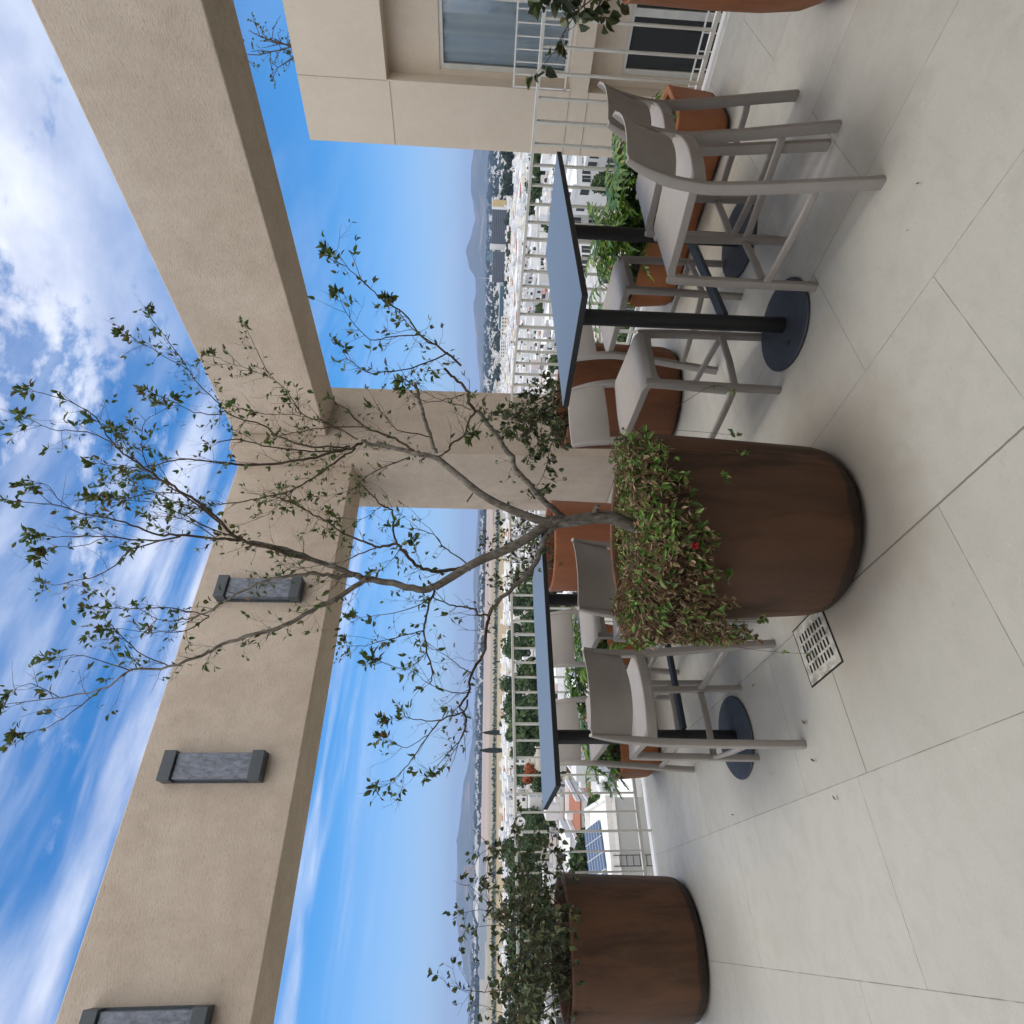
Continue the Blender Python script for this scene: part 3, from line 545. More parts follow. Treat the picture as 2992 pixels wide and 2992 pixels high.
# ================================================================ the bare tree in the big planter
rng=random.Random(7)
tree=thing('potted_tree','thin half-bare tree with forked grey trunk growing from the big central planter','tree',(PC[0],PC[1],.76))
TO=Vector((PC[0],PC[1],.76))
tr=MB(); tw=MB(); lv=MB()
def jit(path,a):
    return [p+Vector((rng.gauss(0,a),rng.gauss(0,a),rng.gauss(0,a))) for p in path]
def twig(mb,lmb,p,d,L,r,lf,sub,lsize,droop=0.,tan=.35,asp=.5):
    pts=[p];dd=d.normalized(); n=5
    for k in range(n):
        dd=(dd+rvec(rng)*tan*.5+Vector((0,0,.06-droop))).normalized(); pts.append(pts[-1]+dd*(L/n))
    mb.tube(pts,r,r*.4,4,False)
    for k in range(1,n+1):
        t=(pts[k]-pts[k-1]).normalized()
        if sub and rng.random()<.55: twig(mb,lmb,pts[k-1],(t+rvec(rng)*.9).normalized(),L*rng.uniform(.3,.6),r*.6,lf,sub-1,lsize,droop,tan,asp)
        if rng.random()<lf*(.35+.65*k/n):
            for _ in range(rng.choice((1,1,2))):
                l=lsize*rng.uniform(.6,1.15); dirn=(t*.8+rvec(rng)*.9).normalized(); lmb.leaf(pts[k]+dirn*.004,dirn,(Vector((0,0,1))+rvec(rng)*.9),l,l*asp*rng.uniform(.84,1.16),.3,rng.uniform(0,.3))
    if rng.random()<lf:
        for _ in range(2):
            l=lsize*rng.uniform(.7,1.2); dirn=(dd+rvec(rng)*.6).normalized(); lmb.leaf(pts[-1],dirn,Vector((0,0,1))+rvec(rng)*.9,l,l*asp,.3,.15)
for r0,r1,lf,P in LIMBS:
    P=[Vector(p)-TO for p in P]; path=spline(P,4); big=r0>.009
    n=len(path)
    if r0<.02: path=[path[0]]+jit(path[1:],.0016 if r0<.006 else .0025)
    k=12 if r0>.015 else 8 if r0>.006 else 5
    (tr if big else tw).tube(path,r0*(.92 if big else .85),r1*(.88 if big else .85),k,True)
    if lf>.02:
        acc=0
        for i in range(1,n):
            seg=(path[i]-path[i-1]).length; acc+=seg
            t=(path[i]-path[i-1]).normalized(); fr=i/n
            while acc>.052:
                acc-=.052
                if rng.random()<.62:
                    side=rvec(rng); side=(side-t*side.dot(t)); 
                    d=(t*rng.uniform(.3,.9)+side.normalized()*rng.uniform(.4,.9)+Vector((0,0,.25))).normalized()
                    twig(tw,lv,path[i],d,rng.uniform(.04,.14),max(.0009,min(.0016,r1*1.1)),lf*.46*(.3+.7*fr),1 if rng.random()<.6 else 0,.033)
        d=(path[-1]-path[-2]).normalized()
        twig(tw,lv,path[-1],d,.05,.0011,lf,1,.033)
    if r1<.0105 and n>4:
        L=sum((path[i]-path[i-1]).length for i in range(1,n))
        for q in range(int(L/.06)):
            i=rng.randrange(1,n); t=(path[i]-path[i-1]).normalized(); side=rvec(rng); d=(t*rng.uniform(.2,.9)+side*.9+Vector((0,0,.2))).normalized()
            twig(tw,lv,path[i],d,rng.uniform(.05,.17),rng.uniform(.0006,.0010),.05,2,.024,0,.5)
tr.build('trunk',BARK,tree,True); tw.build('branches',TWIG,tree,True); lv.build('crown',LEAF,tree,True)
# pale cut face of the sawn-off branch
b=MB(); p=Vector(LIMBS[-1][3][-1])-TO; q=Vector(LIMBS[-1][3][-2])-TO; d=(p-q).normalized(); b.tube([p-d*.002,p+d*.0015],.0105,.0105,14); b.build('sawn_branch_end',mat('cut_wood',(.42,.37,.32),.8),tree)
# ---------------------------------------------------------------- trailing plant over the rim of the big planter
tp=thing('trailing_plant','half-dried trailing succulent with green tips and one red flower spilling over the big planter','plant',(PC[0],PC[1],.76))
rng=random.Random(11); st=MB(); lf_=MB(); ld_=MB(); RIGHT=R_RIGHT.copy(); RIGHT.z=0; RIGHT.normalize(); FRONT=Vector((-PC[0],-PC[1],0)).normalized(); 
def drop_at(ph):     # ph in degrees: 0 = camera right, 90 = front, 180 = camera left
    t=((-60,.0),(0,.03),(40,.05),(70,.09),(100,.17),(130,.28),(155,.42),(175,.52),(205,.30),(240,.05),(300,.0))
    for (a,x),(c,y) in zip(t,t[1:]):
        if a<=ph<=c: return x+(y-x)*(ph-a)/(c-a)
    return 0
for i in range(470):
    ph=rng.triangular(-20,215,140 if rng.random()<.75 else 50); a=math.radians(ph); od=RIGHT*math.cos(a)+FRONT*math.sin(a)
    ra=rng.uniform(.12,.36); dr=drop_at(ph)*rng.uniform(.25,1.05)
    p=od*ra+Vector((rng.gauss(0,.04),rng.gauss(0,.04),.03)); tang=Vector((-od.y,od.x,0))*rng.gauss(0,.35)-RIGHT*.5
    top=.082+rng.uniform(-.02,.07)*(1.3 if ph<75 else .45)
    pts=[p]; mid=od*(.37)+tang*.05+Vector((0,0,top)); pts.append((p+mid)*.5+Vector((0,0,.045*rng.random()))); pts.append(mid)
    over=od*(.428+rng.uniform(0,.035))+tang*.09; pts.append(over+Vector((0,0,top-.045)))
    if dr>.05:
        z=top-.05
        q=over.copy(); steps=int(dr/.06)+1
        for s in range(steps):
            q=q+tang*.03*rng.random()+Vector((rng.gauss(0,.011),rng.gauss(0,.011),0)); 
            hq=math.hypot(q.x,q.y); hq2=min(max(hq,.427),.475); q=Vector((q.x*hq2/hq,q.y*hq2/hq,q.z))
            z-=dr/steps; pts.append(Vector((q.x,q.y,z)))
    path=spline(pts,3); st.tube(path,rng.choice((.0030,.0024,.0016)),.0009,5,False)
    fresh=rng.random()<(.62 if ph<95 else .30)
    for k in range(2,len(path)):
        frac=k/len(path); hang=path[k].z<.03
        dens=(.55 if not hang else (.085+.42*(frac>.72)))*(.12+1.6*(math.sin(i*12.9)*.5+.5)**1.5)
        if rng.random()<dens:
            t=(path[k]-path[k-1]).normalized()
            for _ in range(2 if rng.random()<.7 else 1):
                l=rng.uniform(.014,.034) if not fresh else rng.uniform(.024,.042); d=(t*.4+rvec(rng)+od*.35).normalized()
                (lf_ if rng.random()<((.75 if fresh else .12) if not hang else (.45 if fresh and frac>.75 else .05)) else ld_).leaf(path[k],d,od+Vector((0,0,.7))+rvec(rng)*.8,l,l*rng.uniform(.4,.6),.35,rng.uniform(-.3,.6))
    if rng.random()<.5:
        for _ in range(4):
            d=((path[-1]-path[-2]).normalized()*.5+rvec(rng)).normalized(); l=rng.uniform(.014,.026); (lf_ if fresh else ld_).leaf(path[-1],d,od+rvec(rng),l,l*.5,.3,.3)
# leaves lying over the soil mound
for i in range(2300):
    a=rng.uniform(0,2*PI); ra=.375*math.sqrt(rng.random()); od=Vector((math.cos(a),math.sin(a),0)); side=max(0,od.dot(RIGHT)*.8+od.dot(FRONT)*.3)
    p=od*ra+Vector((0,0,.02+rng.random()*(.035+.15*side*ra/.375))); l=rng.uniform(.014,.03)
    (lf_ if rng.random()<.5 else ld_).leaf(p,(rvec(rng)+Vector((0,0,.35))).normalized(),Vector((0,0,1))+rvec(rng)*.7,l,l*.55,.3,.2)
for pts in ([(.40,-.05,.05),(.47,-.16,-.06),(.53,-.25,-.20),(.56,-.32,-.31),(.545,-.30,-.40)],[(-.33,.26,-.1),(-.37,.34,-.30),(-.40,.37,-.50),(-.42,.36,-.66),(-.45,.30,-.735)]):
    st.tube(spline(pts,4),.0016,.0008,4,False); q=Vector(pts[-2])
    for _ in range(6): lf_.leaf(q,rvec(rng),rvec(rng),.022,.012)
    q=Vector(pts[-1])
    for _ in range(5): lf_.leaf(q,rvec(rng),rvec(rng),.02,.011)
# isolated sprigs still green on the wall of the pot
for ph,z,n in ((62,-.18,9),(45,-.28,6),(20,-.32,9),(95,-.13,14),(112,-.20,10),(150,-.42,12),(168,-.36,14)):
    a=math.radians(ph); od=RIGHT*math.cos(a)+FRONT*math.sin(a); p=od*.415+Vector((0,0,z)); 
    st.tube([od*.43+Vector((0,0,.02)),od*.425+Vector((0,0,z*.5)),p],.0013,.0008,4,False)
    for _ in range(n): l=rng.uniform(.018,.034); lf_.leaf(p+rvec(rng)*.012,(rvec(rng)+od).normalized(),od+rvec(rng),l,l*.55)
st.build('stems',DRYSTEM,tp,True); lf_.build('green_leaves',SUCC,tp,True); ld_.build('dry_leaves',SUCCDRY,tp,True)
a=math.radians(97); od=RIGHT*math.cos(a)+FRONT*math.sin(a); b=MB(); p=od*.487+Vector((0,0,-.03))
for i in range(26): b.leaf(p,(od+rvec(rng)*.9).normalized(),rvec(rng),.017,.007)
b.build('red_flower',mat('red_petals',(.55,.02,.03),.5),tp)
# ---------------------------------------------------------------- generic shrub
def shrub(name,label,cat,base,nst,h,spread,lean,lsz,lf,seed,lm,sm,bias=None,r=.006,foot=.2,group=None,sub=2,leafr=.9,bare=.0):
    global rng
    rng=random.Random(seed); t=thing(name,label,cat,base,0,group); s_=MB(); l_=MB()
    for i in range(nst):
        a=rng.uniform(0,2*PI); p=Vector((math.cos(a),math.sin(a),0))*foot*math.sqrt(rng.random()); out=Vector((math.cos(a),math.sin(a),0))
        d=(Vector((0,0,1))+out*rng.uniform(.2,1)*spread+(Vector(lean) if lean else Vector((0,0,0)))*rng.uniform(.3,1.3)).normalized(); L=h*rng.uniform(.55,1.1); n=9; pts=[p.copy()]
        for k in range(n):
            d=(d+rvec(rng)*.26+Vector((0,0,.10-.17*k/n))).normalized(); pts.append(pts[-1]+d*L/n)
        s_.tube(pts,r*rng.uniform(.6,1.1),r*.25,5,False)
        leafy=rng.random()>=bare
        for k in range(2,n+1):
            for _ in range(2):
                if rng.random()<.7:
                    t_=(pts[k]-pts[k-1]).normalized(); dd=(t_*.6+rvec(rng)*.95).normalized(); twig(s_,l_,pts[k],dd,L*rng.uniform(.10,.28),r*.3,lf*(.25+.75*k/n) if leafy else lf*.06,sub-1,lsz,.12,.6,.82)
    # round the leaves out: re-use leaf() blades as drawn
    s_.build('stems',sm,t,True); l_.build('foliage',lm,t,True); return t
shrub('leafy_shrub','dark round-leaved shrub growing in the planter at the picture edge by the railing','shrub',(-.10,4.86,.76),34,.84,1.6,(.32,-.08,0),.045,.34,3,BOUG,TWIG,r=.006,foot=.3,sub=2)
shrub('straggly_shrub','straggly dark-leaved shrub in the terracotta planter in front of the column','shrub',(3.42,3.22,.76),11,.66,.75,(-.42,.62,-.06),.046,.42,5,BOUG,TWIG,r=.0075,foot=.22,sub=2)
shrub('straggly_shrub','straggly shrub of dry twigs and small dark leaves behind the tree trunk','shrub',(2.80,4.46,.75),16,.66,.85,(.22,-.05,0),.042,.30,9,BOUG,TWIG,r=.005,foot=.26,sub=2,bare=.35)
shrub('overhanging_shrub','dark-leaved shrub in the orange pot reaching in from the picture edge','shrub',(3.38,.36,.82),9,.62,.8,(.05,.42,.05),.060,.65,21,BOUG,TWIG,r=.006,foot=.2,sub=2)
# tangle of dry twigs inside the reddish planter
rng=random.Random(4); b=MB(); t=thing('dry_twigs','tangle of dry twigs lying inside the reddish planter behind the trunk','twigs',(2.80,4.46,.75))
for i in range(70):
    a=rng.uniform(0,2*PI); p=Vector((math.cos(a),math.sin(a),0))*.33*math.sqrt(rng.random())+Vector((0,0,.02)); d=(rvec(rng)+Vector((0,0,.5))).normalized(); q=p+d*rng.uniform(.08,.2); q.z=min(q.z,.14)
    if math.hypot(q.x,q.y)>.36: q.x*=.36/math.hypot(q.x,q.y); q.y*=.36/max(.36,math.hypot(q.x,q.y))
    b.tube([p,(p+q)/2+rvec(rng)*.02,q],.0035,.002,4,False)
b.build('twigs',DRYSTEM,t,True)
# ---------------------------------------------------------------- split-leaf philodendrons
def philo_leaf(mb,p,d,up,L):
    d=d.normalized(); up=(up-d*up.dot(d)).normalized(); e=d.cross(up); n=7
    mid=[p+d*(L*k/n)+up*(.10*L*math.sin(PI*k/n)-.16*L*(k/n)**2) for k in range(n+1)]
    w=.014*L/.25
    for k in range(n): mb.add([mid[k]-e*w,mid[k]+e*w,mid[k+1]+e*w,mid[k+1]-e*w],[(0,1,2,3)])
    for k in range(0,n):
        for s in (-1,1):
            ll=L*(.50-.045*k) ; ang=math.radians(100-13*k); dd=(d*math.cos(ang)+e*s*math.sin(ang)-up*.22).normalized(); m0=mid[k]; wd=.105*L
            q=lambda a,b_,c: m0+dd*(a*ll)+(d*b_)*wd+up*(c*ll)
            o=len(mb.v); mb.add([q(0,-.55,0),q(0,.75,0),q(.5,.62,.06),q(1,.15,-.12),q(.55,-.5,.05)],[(0,1,2,4) if s>0 else (4,2,1,0),(4,2,3) if s>0 else (3,2,4)])
    ll=.25*L; mb.add([mid[n]-e*wd*.5,mid[n]+e*wd*.5,mid[n]+d*ll-up*.1*ll],[(0,1,2)])
def philo(label,base,n,lx,ly,seed,hmax):
    rr=random.Random(seed); t=thing('split_leaf_plant',label,'plant',base,0,'split-leaf plants in the orange troughs'); s_=MB(); l_=MB()
    for i in range(n):
        p=Vector((rr.uniform(-lx,lx)*.5,rr.uniform(-ly,ly)*.5,0)); a=rr.uniform(0,2*PI); out=Vector((math.cos(a),math.sin(a),0)); h=rr.uniform(.06,hmax)
        tip=p+out*rr.uniform(.04,.17)+Vector((0,0,h)); s_.tube(spline([p,(p+tip)/2+Vector((0,0,.04))-out*.02,tip],4),.0042,.003,5,False)
        philo_leaf(l_,tip,(out+Vector((0,0,rr.uniform(-.55,.45)))).normalized(),Vector((0,0,1))+out*.3,rr.uniform(.18,.30))
    s_.build('stalks',mat('green_stalk',(.09,.13,.04),.6),t,True); l_.build('foliage',PHILO,t,False); return t
philo('split-leaf plant at the near end of the trough behind the right table',(4.20,1.86,.285),42,.26,.40,1,.34)
philo('split-leaf plant in the middle of the trough behind the right table',(4.17,2.10,.285),48,.34,.55,2,.36)
philo('split-leaf plant at the far end of the trough behind the right table',(4.17,2.52,.285),42,.34,.5,3,.33)
philo('split-leaf plant at the outer end of the trough behind the left table',(1.22,4.98,.275),38,.45,.3,4,.33)
philo('split-leaf plant in the middle of the trough behind the left table',(1.62,4.98,.275),40,.45,.3,5,.40)
philo('split-leaf plant at the inner end of the trough behind the left table',(2.02,4.98,.275),36,.35,.3,6,.35)
# dry leaves on the tiles
DRYL=mat('fallen_dry_leaf',(.16,.10,.06),.8)
rng=random.Random(2)
for x,y,l,lab in ((.72,2.60,.035,'curled dry leaf on the tiles beside the near left stool'),(.565,2.62,.028,'small dry leaf lying by the tile joint near the drain'),(1.03,2.98,.03,'dry leaf under the left stool beside the table base'),(.60,3.05,.022,'tiny dark leaf on the tiles by the left stool leg'),(.50,3.62,.024,'small dark leaf on the open tiles by the left railing'),(2.06,.90,.018,'small brown leaf on the open tiles in front of the right stools'),(.40,2.55,.03,'reddish dry leaf on the tiles left of the drain'),(1.98,1.02,.012,'tiny brown leaf crumb on the tiles in front of the right stools')):
    b=MB(); l*=.75; b.leaf(Vector((0,0,.006)),Vector((rng.uniform(-1,1),rng.uniform(-1,1),.1)),Vector((0,0,1))+rvec(rng)*.4,l,l*.5,.5,-.3); o=b.build('fallen_leaf',DRYL,None,loc=(x,y,.002)); tag(o,lab,'leaf','dry leaves on the tiles')
# ================================================================ neighbouring wing of the hotel, right of the terrace
BX=10.5
nb=thing('neighbouring_building','beige stucco building beside the terrace with white balcony bars and a curtained window','building',(BX,0,0))
Z_T,Z_J=4.33,2.985
b=MB()
def wallbox(*a): b.box(*a)
REC=.34
# facade pieces round the recess column of openings (y from -4 to 3.57)
wallbox((0,3.575,-19),(9,4.48,4.33)); wallbox((0,-8,3.0),(9,3.575,4.33)); wallbox((0,-8,-.075),(9,3.575,.205)); wallbox((0,-8,-3.35),(9,3.575,-3.07)); wallbox((0,-8,-19),(9,3.575,-3.355))
wallbox((0,-8,.205),(9,-4,3.0)); wallbox((0,-8,-3.07),(9,-4,-.075))
# back walls of the recesses above and below the windows
wallbox((REC,-4,2.215),(9,3.575,3.0)); wallbox((REC,3.50,.205),(9,3.575,2.215)); wallbox((REC,-4,-.60),(9,3.575,-.075)); wallbox((REC,3.42,-3.07),(9,3.575,-.60))
b.build('wall',STUCCO2,nb)
b=MB()
for z in (2.965,-.085): b.box((-.004,3.585,z-.011),(-.0005,4.478,z+.0)); 
b.box((-.004,3.585,.197),(-.0005,4.478,.205)); b.box((-.004,3.581,3.0),(-.0005,3.588,4.32))
b.build('facade_joints',mat('joint_shadow_groove',(.33,.28,.22),.9),nb)
FR=painted('white_window_frame',(.60,.61,.58),.4)
def ribcurt():
    m=mat('pale_blue_curtain',(.42,.52,.66),.8); k=NT(m); o=k.coord(); s=k.n('ShaderNodeSeparateXYZ',{0:o}); n=k.noise(o,3,3,.5); k.base(k.mix(k.rng(n,.3,.7),(.72,.86,.98),(.86,.94,.98))); return m
CURT=ribcurt()
GL=bpy.data.materials.new('thin_window_glass'); GL.use_nodes=True; gt=GL.node_tree
for n in list(gt.nodes): gt.nodes.remove(n)
gtr=gt.nodes.new('ShaderNodeBsdfTransparent'); gtr.inputs[0].default_value=(.95,.98,1,1); ggl=gt.nodes.new('ShaderNodeBsdfGlossy'); ggl.inputs['Roughness'].default_value=.02; gfr=gt.nodes.new('ShaderNodeFresnel'); gfr.inputs[0].default_value=1.7; gmx=gt.nodes.new('ShaderNodeMixShader'); gou=gt.nodes.new('ShaderNodeOutputMaterial')
gt.links.new(gfr.outputs[0],gmx.inputs[0]); gt.links.new(gtr.outputs[0],gmx.inputs[1]); gt.links.new(ggl.outputs[0],gmx.inputs[2]); gt.links.new(gmx.outputs[0],gou.inputs[0])
wf=MB()
for y0,y1 in ((3.43,3.50),(2.55,2.64),(1.4,1.48),(.2,.28),(-1.0,-.92),(-2.2,-2.12),(-3.4,-3.32)): wf.box((REC+.02,y0,.285),(REC+.09,y1,2.155))
wf.box((REC+.018,-4,2.155),(REC+.092,3.50,2.214)); wf.box((REC+.018,-4,.206),(REC+.092,3.50,.285)); wfo=wf.build('window_frame',FR,nb)
b=MB(); b.box((REC+.05,-4,.286),(REC+.056,3.43,2.154)); b.build('glass_pane',GL,nb)
cu=MB(); pr=[]
for i in range(340):
    y=3.43-i*.0218; pr.append((REC+.105+.028*math.sin(i*.62)+.015*math.sin(i*.23+1),y))
cu.add([(x,y,.29) for x,y in pr]+[(x,y,2.15) for x,y in pr],[(i,i+1,len(pr)+i+1,len(pr)+i) for i in range(len(pr)-1)]); cu.build('curtain',CURT,nb,True)
b=MB(); b.box((REC+.6,-4,.206),(REC+.62,3.49,2.2)); b.build('room_back',mat('dim_room',(.10,.13,.17),.9),nb)
wf=MB()
for y0,y1 in ((3.34,3.42),(2.60,2.70),(1.4,1.5),(.2,.3),(-1,-.9)): wf.box((REC+.02,y0,-3.0),(REC+.09,y1,-.66))
wf.box((REC+.018,-4,-.66),(REC+.092,3.42,-.601)); wf.build('window_frame',FR,nb)
b=MB(); b.box((REC+.06,-4,-3.0),(REC+.07,3.34,-.662)); b.build('dark_glass_door',WINGLASS,nb)
def guard(z0,z1,y0,y1):
    b=MB(); b.box((-.03,y0,z1-.022),(-.005,y1,z1)); b.box((-.03,y0,z0+.07),(-.005,y1,z0+.09)); b.box((-.03,y1-.02,z0),(-.005,y1,z1-.0225)); n=0; y=y1-.17
    while y>y0: b.box((-.025,y-.007,z0+.0905),(-.010,y+.007,z1-.0225)); y-=.155
    b.build('balcony_bars',WHITEPAINT,nb)
guard(.21,1.09,-3.9,3.555); 
b=MB(); y1=3.40; 
b.box((-.03,-3.9,-1.62),(-.005,y1,-1.60))
for z in (-1.85,-2.1,-2.35,-2.6): b.box((-.028,-3.9,z-.008),(-.008,y1,z+.008))
y=y1-.01
while y>-3.9: b.box((-.024,y-.008,-3.06),(-.012,y+.008,-1.6205)); y-=.22
b.build('balcony_bars',WHITEPAINT,nb)
rt=shrub('roof_tree','slim feathery young tree rising above the neighbouring roof edge','tree',(14.2,4.42,4.3),4,2.2,.42,None,.05,.5,31,CITYLEAF,TWIG,r=.028,foot=.06,sub=2)
# ================================================================ terrain
def gz(d): return -17-.03*min(d,1200)
def pol(az,d,dz=0): a=math.radians(az); return Vector((d*math.sin(a),d*math.cos(a),gz(d)+dz))
tm=mat('town_ground',(.3,.28,.24),.95); k=NT(tm); o=k.coord(); n=k.noise(o,.02,6,.6); n2=k.noise(o,.11,5,.6); n3=k.noise(o,.004,4,.55)
col=k.mix(k.rng(n,.40,.6),(.30,.27,.22),(.40,.37,.33)); col=k.mix(k.rng(n2,.5,.6,0,.8),col,(.07,.095,.04)); col=k.mix(k.rng(n3,.45,.62,0,.5),col,(.25,.20,.13)); k.base(col)
b=MB(); rad=[0,20,45,80,130,200,300,450,650,900,1200,1600,2400,3600,5500,9000,16000]; na=96
vs=[(r*math.sin(2*PI*j/na),r*math.cos(2*PI*j/na),gz(r)-.0) for r in rad for j in range(na)]; fs=[(i*na+j,i*na+(j+1)%na,(i+1)*na+(j+1)%na,(i+1)*na+j) for i in range(len(rad)-1) for j in range(na)]
b.add(vs,fs); struct(b.build('ground',tm,None,True))
def strip(name,col1,col2,d0,d1,a0,a1,dz,sc_=.02,a0b=None,a1b=None):
    m=mat(name+'_earth',col1,.95); k=NT(m); o=k.coord(); n=k.noise(k.map(o,(1,1,1)),sc_,6,.65); k.base(k.mix(k.rng(n,.4,.62),col1,col2))
    b=MB(); nn=24; a0b=a0 if a0b is None else a0b; a1b=a1 if a1b is None else a1b; rows=4
    for r in range(rows+1):
        f=r/rows; d=d0+(d1-d0)*f
        for i in range(nn+1): b.v.append(tuple(pol((a0+(a0b-a0)*f)+((a1+(a1b-a1)*f)-(a0+(a0b-a0)*f))*i/nn,d,dz)))
    W=nn+1; b.f=[(r*W+i,r*W+i+1,(r+1)*W+i+1,(r+1)*W+i) for r in range(rows) for i in range(nn)]; b.mi=[0]*len(b.f)
    return struct(b.build(name,m))
strip('dry_field',(.36,.27,.15),(.30,.25,.13),600,1330,-9,34,1.0,.015)
strip('scrub_strip',(.10,.11,.05),(.19,.17,.09),1330,1500,-9,34,1.4,.03)
strip('dry_field',(.30,.24,.15),(.26,.23,.13),1500,1850,-9,34,1.2,.01)
strip('runway',(.36,.27,.22),(.42,.32,.26),1850,2350,2,36,1.6,.004)
strip('runway',(.30,.27,.25),(.36,.32,.28),2350,2560,2,36,1.6,.004)
strip('runway',(.38,.28,.22),(.42,.31,.25),2560,3050,4,36,1.7,.004)
# hills: crest profile (azimuth, slope) rebuilt at real distance
CREST=[(-30,.004),(-16,.006),(-9,-.012),(-5.8,-0.0112),(-3.7,-0.0037),(-2.5,0.0046),(-0.6,0.0117),(1.1,0.0166),(2.9,0.0173),(6.1,0.0173),(8.4,0.0140),(10.2,0.0113),(12.2,0.0038),(14.6,-0.0017),(17.1,-0.0035),(19.5,-0.0035),(21.5,-0.0006),(24.5,-0.0012),(28.5,0.0027),(31.8,-0.0001),(35.1,-0.0023),(41.8,-0.0021),(47.3,-0.0011),(51.4,0.0061),(53.1,0.0095),(54.5,0.0116),(55.9,0.0088),(56.8,0.0097),(58.0,0.0208),(59.1,0.0248),(60.6,0.0168),(61.7,0.0124),(62.7,0.0143),(63.9,0.0187),(65.5,0.0191),(66.8,0.0159),(68.3,0.0129),(72,0.0125),(80,.016),(95,.01)]
hm=mat('dry_hillside',(.2,.17,.12),.95); k=NT(hm); o=k.coord(); n=k.noise(k.map(o,(.0016,.0016,.003)),1.0,7,.6,.6); n2=k.noise(k.map(o,(.006,.006,.006)),1,5,.6); s=k.n('ShaderNodeSeparateXYZ',{0:k.n('ShaderNodeNewGeometry').outputs['Position']})
col=k.mix(k.rng(n,.52,.66),(.045,.06,.04),(.33,.20,.14)); col=k.mix(k.rng(n2,.45,.6,0,.5),col,(.06,.07,.045)); k.base(col)
def crest(a):
    for (x0,y0),(x1,y1) in zip(CREST,CREST[1:]):
        if x0<=a<=x1: t=(a-x0)/(x1-x0); t=t*t*(3-2*t); return y0+(y1-y0)*t
    return 0
rr=random.Random(8); ph=[(rr.uniform(0,6),rr.uniform(.5,1)) for _ in range(12)]
def ridn(a,r): return sum(math.sin(a*(1.3+.9*i)+ph[i][0]+r*.0011*(i+1)*ph[i][1])*ph[i][1]/(1+i*.6) for i in range(10))
b=MB(); A0,A1,na,nr=-30,95,520,16; RC=10500
for r in range(nr+1):
    f=r/nr; d=7200+(RC-7200)*min(1,f/.75)+ (2500*(f-.75)/.25 if f>.75 else 0)
    for i in range(na+1):
        az=A0+(A1-A0)*i/na; hc=1.5+crest(az)*RC; base=gz(d)-2
        g=min(1,f/.75); prof=g**1.35; 
        if f>.75: prof=1-(f-.75)/.25*.6
        hgt=base+(max(hc,base+20)-base)*prof
        hgt+=ridn(az,d)*26*prof*(1 if g<1 else .12)*(hc-base)/260
        b.v.append((d*math.sin(math.radians(az)),d*math.cos(math.radians(az)),hgt))
W=na+1; b.f=[(r*W+i,r*W+i+1,(r+1)*W+i+1,(r+1)*W+i) for r in range(nr) for i in range(na)]; b.mi=[0]*len(b.f); struct(b.build('hills',hm,None,True))
# ================================================================ trees of the town
def crown_mesh(mb,rr,h,r,n,leaf,lobes=7,z0=.25):
    cs=[]
    for i in range(lobes): a=rr.uniform(0,2*PI); q=r*.55*math.sqrt(rr.random()); cs.append((Vector((q*math.cos(a),q*math.sin(a),h*(z0+.25+rr.uniform(0,.42)))),r*rr.uniform(.38,.62)))
    for i in range(n):
        c,cr=rr.choice(cs); d=rvec(rr); p=c+d*cr*(rr.random()**.35); p.z=max(p.z,h*z0)
        l=leaf*rr.uniform(.6,1.3); nn=(d+rvec(rr)*.8).normalized(); e=nn.orthogonal().normalized(); e=Matrix.Rotation(rr.uniform(0,6.28),3,nn)@e; g=nn.cross(e)
        mb.add([p-e*l*.5-g*l*.3,p+e*l*.5-g*l*.35,p+e*l*.35+g*l*.4+nn*l*.15,p-e*l*.4+g*l*.35],[(0,1,2,3)])
    return cs
def tree_proto(name,label,h,r,n,leaf,seed,lm=CITYLEAF,lobes=7,z0=.2):
    rr=random.Random(seed); t=thing(name,label,'tree'); c=MB(); cs=crown_mesh(c,rr,h,r,n,leaf,lobes,z0); c.build('crown',lm,t)
    s=MB(); s.tube([(0,0,-.5),(0.05,0,h*.25),(0,.08,h*.5)],.035*h*.6,.012*h,7)
    for cc,cr in cs[:5]: s.tube([(0,.02,h*.28),cc*.6+Vector((0,0,h*.15)),cc],.014*h*.6,.004*h,5)
    s.build('trunk',TWIG,t,True); return t
def cyp(label,seed,h):
    rr=random.Random(seed); t=thing('cypress_tree',label,'tree'); c=MB()
    for i in range(900):
        f=rr.random(); R=h*.10*math.sin(PI*min(1,.12+f*.88))**.7; a=rr.uniform(0,6.28); p=Vector((R*math.cos(a)*rr.uniform(.7,1),R*math.sin(a)*rr.uniform(.7,1),h*(.04+.96*f))); l=h*.03; e=Vector((math.cos(a+1.57),math.sin(a+1.57),rr.uniform(-.3,.3))); g=Vector((math.cos(a)*.3,math.sin(a)*.3,1))
        c.add([p-e*l,p+e*l,p+g*l*1.6],[(0,1,2)])
    c.build('crown',DARKLEAF,t); s=MB(); s.tube([(0,0,-.3),(0,0,h*.3)],h*.015,h*.008,6); s.build('trunk',TWIG,t,True); return t
